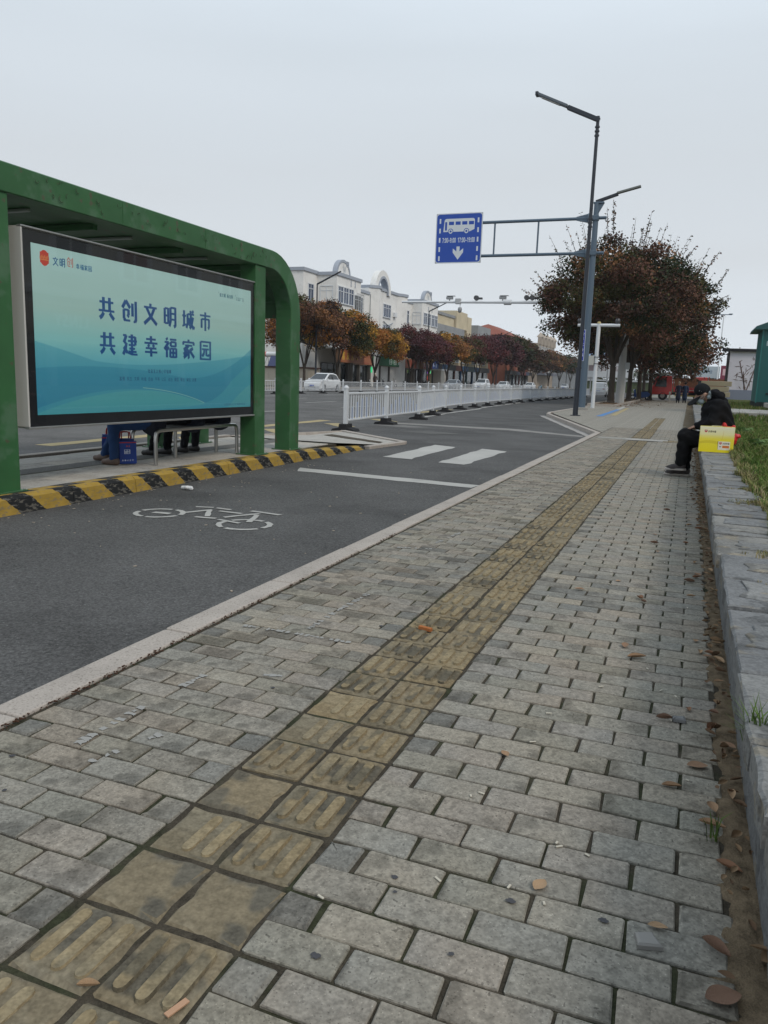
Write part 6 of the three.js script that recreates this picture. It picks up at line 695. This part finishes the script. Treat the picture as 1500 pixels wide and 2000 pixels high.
function truck(label, x, z, tone) {
  const t = thing('truck', label, 'truck', [x, -0.02, z], -Math.PI / 2, 'red flatbed trucks parked across the end'); t.scale.setScalar(1.1); const red = new THREE.MeshPhysicalMaterial({ color: lin(...tone), roughness: 0.4, clearcoat: 0.4, side: THREE.DoubleSide });
  const cab = extr([[1.05, 0.55], [1.02, 1.1], [0.8, 1.95], [0.62, 2.12], [-0.55, 2.15], [-0.62, 0.55]], 1.72, 0.06).rotateY(-Math.PI / 2).translate(0.86, 0, 1.9); P('cab', clean(cab), red, t); P('bumper', rbx(1.8, 0.3, 0.16, 0.04, 0, 0.5, 3.0), red, t);
  for (const s of [-1, 1]) { P('cab_window', extr([[2.72, 1.22], [2.55, 1.88], [1.75, 1.9], [1.72, 1.2]], 0.02).rotateY(-Math.PI / 2).translate(s * 0.935 + 0.01, 0, 0), M.darkGlass, t); P('headlight', rbx(0.3, 0.16, 0.06, 0.02, s * 0.65, 0.75, 3.03), mat([0.5, 0.5, 0.48], 0.2), t); P('mirror', [bx(0.06, 0.34, 0.14, s * 1.08, 1.55, 2.85), rod([s * 0.9, 1.7, 2.8], [s * 1.08, 1.7, 2.85], 0.02, 5)], M.black, t); P('side_rail', [bx(0.05, 0.4, 4.1, s * 0.98, 1.0, -0.95), bx(0.08, 0.06, 4.1, s * 0.99, 1.2, -0.95)], red, t); }
  P('windshield', quad([-0.8, 1.2, 3.06], [0.8, 1.2, 3.06], [0.76, 1.9, 2.87], [-0.76, 1.9, 2.87]), M.darkGlass, t); P('chassis', [bx(0.9, 0.2, 5.6, 0, 0.62, 0), bx(1.9, 0.08, 4.2, 0, 0.8, -0.95)], mat([0.05, 0.04, 0.04], 0.7), t); P('headboard', [bx(1.8, 1.1, 0.06, 0, 1.6, 1.14), bx(1.9, 0.08, 0.1, 0, 2.2, 1.14)], red, t); P('cargo', [bx(1.7, 1.2, 2.0, 0, 1.46, 0.05)], mat([0.27, 0.13, 0.08], 0.8, { map: T.wall }), t); P('reflector_strip', [bx(0.01, 0.06, 3.8, 1.012, 0.95, -0.95), bx(0.01, 0.06, 3.8, -1.012, 0.95, -0.95)], mat([0.5, 0.4, 0.35], 0.5), t); P('side_guard', [bx(0.05, 0.12, 1.9, 0.9, 0.45, 0), bx(0.05, 0.12, 1.9, -0.9, 0.45, 0)], mat([0.5, 0.38, 0.1], 0.6), t);
  for (const s of [-1, 1]) for (const z2 of [2.0, -1.7]) { const w = P('wheel', new THREE.TorusGeometry(0.27, 0.13, 8, 20).rotateY(Math.PI / 2).translate(s * 0.8, 0.4, z2), M.rubber, t); P('rim', cyl(0.2, 0.2, 0.12, 0, -0.06, 0, 12).rotateZ(Math.PI / 2).translate(s * 0.84, 0.4, z2), mat([0.3, 0.28, 0.27], 0.5), w); }
}
truck('red flatbed truck parked across the end of the footpath, left one', -0.35, -85.5, [0.56, 0.03, 0.025]); truck('second red truck half hidden behind the two walkers', 3.0, -87.6, [0.5, 0.04, 0.035]);
function scooter(label, pos, turn, c, group) { const t = thing('scooter', label, 'scooter', pos, turn, group), pm = mat(c, 0.4); P('body', [extr([[-0.75, 0.55], [-0.5, 0.78], [0.05, 0.74], [0.12, 0.34], [0.45, 0.32], [0.6, 0.95], [0.7, 0.92], [0.62, 0.3], [0.1, 0.22], [-0.6, 0.35]], 0.22, 0.03).rotateY(-Math.PI / 2).translate(0.11, 0, 0)], pm, t); P('seat', rbx(0.26, 0.1, 0.66, 0.04, 0, 0.82, -0.35), M.black, t); P('handlebar', [rod([-0.32, 1.02, 0.55], [0.32, 1.02, 0.55], 0.018, 6), rod([0, 0.4, 0.72], [0, 1.02, 0.55], 0.025, 6)], M.black, t); P('headlight', new THREE.SphereGeometry(0.09, 8, 6).translate(0, 0.9, 0.68), M.white, t); for (const z of [-0.55, 0.78]) P('wheel', new THREE.TorusGeometry(0.19, 0.06, 6, 16).rotateY(Math.PI / 2).translate(0, 0.25, z), M.rubber, t); for (const s of [-1, 1]) P('mirror', [rod([s * 0.25, 1.02, 0.55], [s * 0.3, 1.2, 0.52], 0.01, 5), new THREE.SphereGeometry(0.05, 6, 5).scale(1, 0.8, 0.3).translate(s * 0.31, 1.22, 0.52)], M.black, t); return t; }
const sg = 'scooters parked in front of the shops';
[[-94, [0.03, 0.03, 0.035], 'black scooter parked by the shop under the golden tree'], [-99, [0.05, 0.05, 0.06], 'dark grey scooter parked by the green shop sign'], [-103.5, [0.4, 0.4, 0.41], 'silver scooter parked near the green shop sign'], [-110, [0.03, 0.04, 0.05], 'black scooter parked beneath the dark red tree'], [-119, [0.04, 0.04, 0.045], 'black scooter parked beside the pale gate pillar']].forEach(([z, c, l]) => scooter(l, [-39.4, 0, z], 1.3, c, sg));
scooter('scooter under a light blue cover beyond the last white sedan', [-32.5, RY, -172], 0.4, [0.10, 0.26, 0.36]); scooter('second light blue covered scooter farther right', [-32, RY, -180], 0.6, [0.09, 0.24, 0.34]);
scooter('blue scooter standing beside the front of the red truck', [-4.2, 0, -77.5], -1.5, [0.015, 0.06, 0.22]);
{ const p = thing('person', 'person in dark coat beside the blue scooter', 'person', [-4.6, 0, -79.3], -1.4); standing(p, { coat: [0.012, 0.012, 0.016], trousers: [0.012, 0.012, 0.015], stride: 0.05 });
  const r = thing('person', 'rider in white helmet and grey coat in front of the shops', 'person', [-35.6, 0, -88], 0.2); standing(r, { coat: [0.07, 0.055, 0.055], trousers: [0.02, 0.02, 0.02], hat: [0.6, 0.58, 0.5], stride: 0.05 });
  const a = thing('person', 'walker in long dark coat and pale hat on the footpath, left of the pair', 'person', [-0.86, 0, -69.8], Math.PI, 'pair walking away on the footpath'); standing(a, { coat: [0.018, 0.022, 0.04], trousers: [0.012, 0.014, 0.02], hat: [0.32, 0.27, 0.2], long: true, stride: 0.12 });
  const b = thing('person', 'dark-haired walker in navy coat on the footpath, right of the pair', 'person', [-0.36, 0, -70.6], Math.PI, 'pair walking away on the footpath'); standing(b, { coat: [0.02, 0.035, 0.07], trousers: [0.015, 0.018, 0.028], long: true, stride: -0.1 });
  const cw = thing('gate_pillar', 'cream gate pillar between the red shop and the yellow tree', 'pillar', [-41, 0, -131.5]); P('shaft', [bx(1.4, 2.9, 3.4, 0, 1.45, 0)], mat([0.55, 0.52, 0.47], 0.85, { map: T.wall }), cw); P('cap', bx(1.7, 0.25, 3.8, 0, 3.0, 0), M.white, cw);
  const br = thing('bollard', 'short white bollard in front of the left red truck', 'bollard', [-1.75, 0, -79.5]); P('post', cyl(0.09, 0.08, 0.75, 0, 0, 0, 10), mat([0.5, 0.47, 0.42], 0.7), br); P('knob', new THREE.SphereGeometry(0.1, 8, 6).translate(0, 0.78, 0), mat([0.5, 0.47, 0.42], 0.7), br);
  const pl = thing('stacked_slabs', 'stack of pale slabs behind the seated person, beyond the trucks', 'slab stack', [3.4, 0.3, -74]); for (let k = 0; k < 3; k++) P('slab', rbx(2.3 + R(-0.15, 0.15), 0.42, 1.4, 0.03, R(-0.08, 0.08) - 1.35, 0.5 + k * 0.46, 0), mat([0.40, 0.35, 0.25], 0.9), pl); }

// ---------------------------------------------------------------- the person sitting on the wall
{
  const X0 = 0.3, p = thing('person', 'person in black coat, cap and face mask sitting bent over on the wall', 'person', [X0, 0, -11.42]), x = (v) => v - X0, B = (a, b, r0, r1) => [x(a[0]), a[1], a[2], x(b[0]), b[1], b[2], r0, r1];
  const legs = [B([0.46, 0.49, 0.10], [0.0, 0.575, 0.07], 0.11, 0.092), B([0.0, 0.575, 0.07], [-0.025, 0.20, 0.05], 0.09, 0.074), B([0.46, 0.49, -0.10], [0.03, 0.50, -0.08], 0.105, 0.085), B([0.03, 0.50, -0.08], [0.035, 0.13, -0.07], 0.082, 0.066)];
  const arms = [B([0.37, 0.98, 0.18], [0.33, 0.75, 0.255], 0.088, 0.074), B([0.33, 0.75, 0.255], [0.155, 0.715, 0.11], 0.072, 0.055), B([0.37, 0.98, -0.18], [0.33, 0.75, -0.255], 0.088, 0.074), B([0.33, 0.75, -0.255], [0.15, 0.70, -0.06], 0.072, 0.055)];
  const torso = [B([0.465, 0.52, -0.09], [0.465, 0.52, 0.09], 0.13, 0.13), B([0.46, 0.54, 0], [0.435, 0.74, 0], 0.15, 0.16), B([0.44, 0.74, -0.07], [0.40, 0.92, -0.08], 0.15, 0.14), B([0.44, 0.74, 0.07], [0.40, 0.92, 0.08], 0.15, 0.14), B([0.30, 0.80, -0.07], [0.28, 0.93, -0.06], 0.12, 0.11), B([0.30, 0.80, 0.07], [0.28, 0.93, 0.06], 0.12, 0.11), B([0.37, 0.985, -0.16], [0.37, 0.985, 0.16], 0.095, 0.095), B([0.38, 1.0, 0], [0.31, 1.08, 0], 0.12, 0.09)];
  const head = [B([0.165, 1.165, 0], [0.172, 1.155, 0], 0.086, 0.086), B([0.15, 1.10, 0], [0.135, 1.06, 0], 0.066, 0.05), B([0.22, 1.10, 0], [0.32, 1.04, 0], 0.056, 0.06), B([0.085, 1.09, 0], [0.075, 1.075, 0], 0.014, 0.012)];
  const ears = [-1, 1].map((s) => B([0.195, 1.135, 0.084 * s], [0.19, 1.11, 0.088 * s], 0.019, 0.013));
  const brow = [-1, 1].map((s) => B([0.098, 1.125, 0.03 * s], [0.094, 1.12, 0.03 * s], 0.016, 0.014));
  P('body', [sdf([...torso, ...legs, ...arms].map((b) => [...b.slice(0, 6), b[6] * 0.72, b[7] * 0.72]), 0.03, 0.018), sdf([...head, ...ears, ...brow], 0.02, 0.006), sdf(hand(x(0.13), 0.70, 0.095, [-1, -0.25, -0.25], -1), 0.008, 0.004), sdf(hand(x(0.12), 0.68, -0.05, [-1, -0.2, 0.35], 1), 0.008, 0.004)], SK, p);
  P('jacket', sdf([...torso, ...arms], 0.05, 0.011, folds(0.0055, 0.75)), cloth([0.0105, 0.0105, 0.012]), p);
  P('hood', sdf([B([0.385, 1.10, -0.08], [0.385, 1.10, 0.08], 0.06, 0.06), B([0.30, 1.16, -0.09], [0.385, 1.12, -0.085], 0.045, 0.055), B([0.30, 1.16, 0.09], [0.385, 1.12, 0.085], 0.045, 0.055), B([0.33, 1.175, -0.05], [0.33, 1.175, 0.05], 0.035, 0.035)], 0.03, 0.01, folds(0.0025, 1.2)), cloth([0.013, 0.013, 0.015]), p);
  P('scarf', sdf([B([0.265, 1.155, -0.085], [0.265, 1.155, 0.085], 0.03, 0.03), B([0.25, 1.10, -0.075], [0.25, 1.10, 0.075], 0.03, 0.03)], 0.02, 0.009, folds(0.002, 2)), cloth([0.27, 0.31, 0.32]), p);
  P('trousers', sdf(legs, 0.035, 0.011, folds(0.005, 0.85)), cloth([0.011, 0.011, 0.0125]), p);
  const sh = (hx, y, z, tx, ty) => { const so = P('shoe', sdf([B([hx, y + 0.055, z], [tx + 0.05, ty + 0.045, z], 0.05, 0.044), B([tx + 0.05, ty + 0.045, z], [tx, ty + 0.04, z], 0.044, 0.034), B([hx, y + 0.085, z], [hx - 0.04, y + 0.09, z], 0.05, 0.046)], 0.02, 0.007, (a, b, c, d) => Math.max(d, y + 0.02 - b)), mat([0.075, 0.066, 0.066], 0.8), p); P('sole', sdf([B([hx + 0.012, y + 0.018, z], [tx - 0.012, ty + 0.016, z], 0.05, 0.04)], 0.01, 0.006, (a, b, c, d) => Math.max(d, Math.abs(b - y - 0.016) - 0.016)), mat([0.42, 0.38, 0.35], 0.8), so); };
  sh(0.055, 0.0, -0.07, -0.185, 0.0); sh(-0.005, 0.085, 0.05, -0.175, 0.075);
  P('cap', sdf([B([0.15, 1.185, 0], [0.165, 1.178, 0], 0.099, 0.098)], 0.02, 0.007, (a, b, c, d) => Math.max(d, 0.36 * (a - x(0.075)) - 0.93 * (b - 1.095))), cloth([0.013, 0.014, 0.016]), p);
  { const g = new THREE.CylinderGeometry(0.1, 0.1, 0.008, 24).scale(1.12, 1, 0.9), q = g.attributes.position; for (let i = 0; i < q.count; i++) q.setY(i, q.getY(i) - 2.2 * q.getZ(i) ** 2); g.computeVertexNormals(); g.rotateZ(0.80).rotateX(0.42).translate(x(0.068), 1.062, 0.012); P('cap_brim', g, cloth([0.013, 0.014, 0.016]), p); P('cap_logo', new THREE.TorusGeometry(0.016, 0.0028, 4, 10, 2.6).rotateX(-0.2).translate(x(0.13), 1.165, 0.097), mat([0.4, 0.42, 0.42], 0.5), p); }
  P('face_mask', sdf([B([0.125, 1.05, -0.035], [0.125, 1.05, 0.035], 0.034, 0.034), B([0.15, 1.03, -0.035], [0.16, 1.035, 0.035], 0.036, 0.036)], 0.02, 0.007), cloth([0.28, 0.34, 0.36]), p); P('mask_strap', [tube([[x(0.13), 1.07, 0.064], [x(0.16), 1.10, 0.085], [x(0.19), 1.14, 0.093]], 0.0028, 10, 5), tube([[x(0.15), 1.035, 0.055], [x(0.175), 1.07, 0.082], [x(0.195), 1.105, 0.095]], 0.0028, 10, 5)], mat([0.45, 0.48, 0.48], 0.8), p);
}
{ // yellow gift bag and the red bag behind it
  T.gift = canvasTex(512, 420, (c, w, h) => {
    const g = c.createLinearGradient(0, 0, 0, h); g.addColorStop(0, '#eee9cf'); g.addColorStop(0.3, '#eee4a4'); g.addColorStop(0.5, '#efdc3c'); g.addColorStop(1, '#f0dc10'); c.fillStyle = g; c.fillRect(0, 0, w, h); c.fillStyle = 'rgba(214,190,40,0.6)'; c.beginPath(); c.moveTo(0, 250); c.quadraticCurveTo(180, 200, 330, 260); c.lineTo(330, 300); c.quadraticCurveTo(150, 250, 0, 290); c.fill();
    const shield = (x, y, s) => { c.fillStyle = '#b5332f'; c.beginPath(); c.moveTo(x, y); c.lineTo(x + s, y); c.lineTo(x + s * 0.95, y + s * 0.7); c.lineTo(x + s / 2, y + s); c.lineTo(x + s * 0.05, y + s * 0.7); c.fill(); c.fillStyle = '#e8dcd0'; c.fillRect(x + s * 0.2, y + s * 0.25, s * 0.6, s * 0.18); }; shield(66, 56, 44); c.strokeStyle = '#5a5138'; writeLine(c, '友善和福', 120, 62, 26, 34, 30, 5, 4);
    c.strokeStyle = '#d2a63a'; c.lineWidth = 3; c.beginPath(); c.moveTo(352, 60); c.quadraticCurveTo(350, 140, 330, 220); c.stroke();
    c.fillStyle = '#7d6a1c'; c.beginPath(); c.moveTo(274, 236); c.lineTo(284, 372); c.lineTo(300, 380); c.lineTo(300, 242); c.fill(); c.fillStyle = '#e9e3cf'; c.fillRect(286, 236, 176, 140); shield(300, 250, 40); c.strokeStyle = '#4a4740'; writeLine(c, '友善和福', 350, 254, 22, 30, 26, 4, 3); c.fillStyle = '#d7772f'; c.fillRect(350, 304, 100, 40); c.fillStyle = '#5f5a50'; c.fillRect(304, 318, 30, 12);
  });
  const t = thing('gift_bag', 'yellow and white paper gift bag standing on the wall beside the person', 'bag', [0.385, 0.392, -11.02], -0.02); P('bag_body', rbx(0.42, 0.335, 0.11, 0.006, 0, 0.168, 0), mat([0.62, 0.55, 0.12], 0.6), t); P('printed_front', new THREE.PlaneGeometry(0.414, 0.329).translate(0, 0.168, 0.0575), mat(0xffffff, 0.55, { map: T.gift }), t); for (const z of [-0.045, 0.045]) P('handle', tube([[-0.08, 0.335, z], [-0.06, 0.342, z * 0.6], [0.04, 0.342, z * 0.6], [0.06, 0.335, z]], 0.003, 14, 5), mat([0.5, 0.45, 0.3], 0.8), t);
  const r = sdf([[-0.05, 0.14, 0, 0.1, 0.16, 0, 0.1, 0.09], [0.0, 0.26, 0, 0.02, 0.36, 0.02, 0.06, 0.03], [0.06, 0.28, 0, 0.14, 0.34, 0, 0.05, 0.02], [0.12, 0.2, 0, 0.2, 0.22, 0.01, 0.05, 0.03]], 0.03, 0.01, (x, y, z, d) => Math.max(d + 0.006 * Math.sin(x * 90 + y * 60) * Math.sin(z * 80 + y * 50), 0.004 - y)); single('red_bag', r, mat([0.55, 0.02, 0.018], 0.45), 'crumpled red plastic bag behind the yellow gift bag', 'bag', undefined, [0.45, 0.388, -11.19]);
}
// ---------------------------------------------------------------- fallen leaves and litter
{
  const leafG = (L, w, curl) => { const g = new THREE.PlaneGeometry(L, w, 8, 4), p = g.attributes.position; for (let i = 0; i < p.count; i++) { const u = p.getX(i) / L + 0.5, v = p.getY(i) / w; const prof = Math.pow(Math.sin(Math.PI * Math.min(1, u * 0.96 + 0.02)), 0.75) * (1.12 - 0.35 * u); p.setXYZ(i, p.getX(i), (v * v * 4 * curl * prof + Math.pow(u - 0.4, 2) * curl * 1.2) * w + 0.002, v * w * prof); } g.rotateY(0); g.computeVertexNormals(); return g; };
  const forms = [leafG(0.062, 0.032, 0.25), leafG(0.072, 0.028, 0.5), leafG(0.05, 0.036, 0.15), leafG(0.066, 0.024, 0.8), leafG(0.055, 0.03, 0.6)], lm = [[0.34, 0.215, 0.13], [0.29, 0.18, 0.115], [0.22, 0.135, 0.095], [0.40, 0.27, 0.165], [0.28, 0.155, 0.095]].map((c) => bump(mat(c, 0.8), T.fine, 0.002));
  const put = (x, z, k, m, s, turn, lb, y = 0.004) => { const o = single('fallen_leaf', forms[k], lm[m], lb, 'leaf', 'dry leaves lying on the footpath', [x, y, z], turn); o.scale.setScalar(s); };
  for (const [x, z, k, m, s, a, lb] of [[-0.226, -1.722, 2, 3, 0.95, 1.2, 'pale tan leaf lying alone on the pavers in the foreground'], [0.135, -2.53, 2, 1, 1.3, 0.3, 'round brown leaf on the paver edge just before the grass tuft'], [0.175, -1.52, 2, 2, 1.5, 0.5, 'large crumpled brown leaf at the bottom right corner'], [0.205, -1.99, 1, 4, 0.95, -0.5, 'reddish narrow leaf on the soil strip near the bottom right'], [0.045, -1.685, 0, 3, 0.7, 0.1, 'small tan leaf caught in the paver joint at lower right'], [0.17, -2.18, 1, 0, 1.0, -0.2, 'pair of overlapping brown leaves by the paver edge'], [-0.99, -1.045, 3, 3, 0.7, 0.4, 'small yellow leaf on a tactile tile at the lower left'], [0.165, -1.66, 3, 2, 1.1, -0.7, 'dark reddish leaf lying where pavers meet soil at lower right'], [-0.11, -3.5, 1, 0, 1.2, 0.4, 'long split brown leaf on the pavers right of the guide path'], [0.06, -2.36, 1, 0, 0.8, 0.2, 'narrow tan leaf on the pavers left of the round brown one']]) put(x, z, k, m, s, a, lb);
  const zs = Array.from({ length: 28 }, () => -2.1 - Math.pow(rnd(), 1.3) * 9.5).sort((p, q) => q - p); zs.forEach((z, k) => put(R(0.17, 0.255), z, k % 5, (k * 3) % 5, R(0.7, 1.15), R(0, 6.28), `${ORD[k]} dry leaf along the soil strip, counted from the foreground`, 0.016));
  const zp = Array.from({ length: 24 }, () => -2.3 - Math.pow(rnd(), 1.2) * 8).sort((p, q) => q - p); zp.forEach((z, k) => put(0.16 - Math.pow(rnd(), 2.2) * 0.75, z, (k + 2) % 5, (k * 2) % 5, R(0.65, 1.1), R(0, 6.28), `${ORD[k]} loose dry leaf on the pavers near the wall, counted from the foreground`));
  { const gs = []; for (let k = 0; k < 760; k++) { const z = -1.3 - Math.pow(rnd(), 0.75) * 22, s = R(0.25, 0.8), g = forms[k % 5].clone(); g.scale(s, s * R(0.5, 1.6), s); g.rotateX(R(-0.5, 0.5)); g.rotateY(R(0, 6.28)); gs.push(g.translate(z < -8 ? R(0.12, 0.27) : R(0.175, 0.265), 0.012 + R(0, 0.008), z)); } const half = gs.length >> 1; for (const [l, m] of [[gs.slice(0, half), mat([0.24, 0.16, 0.095], 0.9)], [gs.slice(half), mat([0.15, 0.095, 0.06], 0.9)]]) { const o = P('leaf_litter', l, m, walk); o.userData.kind = 'stuff'; } }
  const pet = mat([0.5, 0.46, 0.38], 0.8); { const gs = []; for (let k = 0; k < 34; k++) gs.push(rbx(R(0.01, 0.022), 0.003, 0.006, 0.001).rotateY(R(0, 6.28)).translate(R(-0.7, 0.15), 0.0035, -1.4 - rnd() * 5)); const o = P('seed_husks', gs, pet, walk); o.userData.kind = 'stuff'; }
  single('stone_chip', stone(0.05, 0.036, 0.014, 0.006, 0.006, 8).translate(0, 0.014, 0), mat([0.26, 0.25, 0.235], 0.9), 'grey angular stone chip on the pavers at lower right', 'stone', undefined, [0.025, 0.001, -1.625], 0.4); single('stone_chip', stone(0.045, 0.03, 0.016, 0.008, 0.005, 8).translate(0, 0.016, 0), mat([0.2, 0.2, 0.2], 0.9), 'dark smooth pebble on the pavers near the soil strip', 'stone', undefined, [0.075, 0.001, -2.88], 0.2);
  single('wood_scrap', rbx(0.07, 0.018, 0.022, 0.003, 0, 0.009, 0), mat([0.36, 0.13, 0.045], 0.8), 'small orange scrap of wood on the tactile tiles', 'scrap', undefined, [-1.085, 0.004, -3.43], -0.25); single('card_scrap', rbx(0.014, 0.004, 0.05, 0.001), mat([0.45, 0.27, 0.17], 0.8), 'small tan scrap of card at the edge of the tactile tiles', 'scrap', undefined, [-0.80, 0.006, -1.07], -0.3);
  single('crumpled_tissue', sdf([[-0.06, 0.02, 0, 0.06, 0.02, 0.01, 0.022, 0.02], [0, 0.03, 0.03, 0.02, 0.02, -0.04, 0.02, 0.02]], 0.01, 0.007, (x, y, z, d) => Math.max(d + 0.004 * Math.sin(x * 150) * Math.sin(z * 170 + y * 90), 0.001 - y)), mat([0.62, 0.62, 0.62], 0.8), 'crumpled white tissue on the asphalt by the painted kerb', 'litter', undefined, [-5.2, -0.119, -7.28]);
  { const gs = []; for (let k = 0; k < 90; k++) { const near = rnd() < 0.55; gs.push(rbx(R(0.008, 0.028), 0.004, R(0.006, 0.016), 0.001).rotateY(R(0, 6)).translate(near ? -5.5 + Math.pow(rnd(), 2) * 0.6 : R(-5.2, -2.3), -0.117, R(-2.5, -10.5))); } const o = P('road_scraps', gs, mat([0.36, 0.31, 0.25], 0.9), road); o.userData.kind = 'stuff'; }
}
renderer.render(scene, camera);
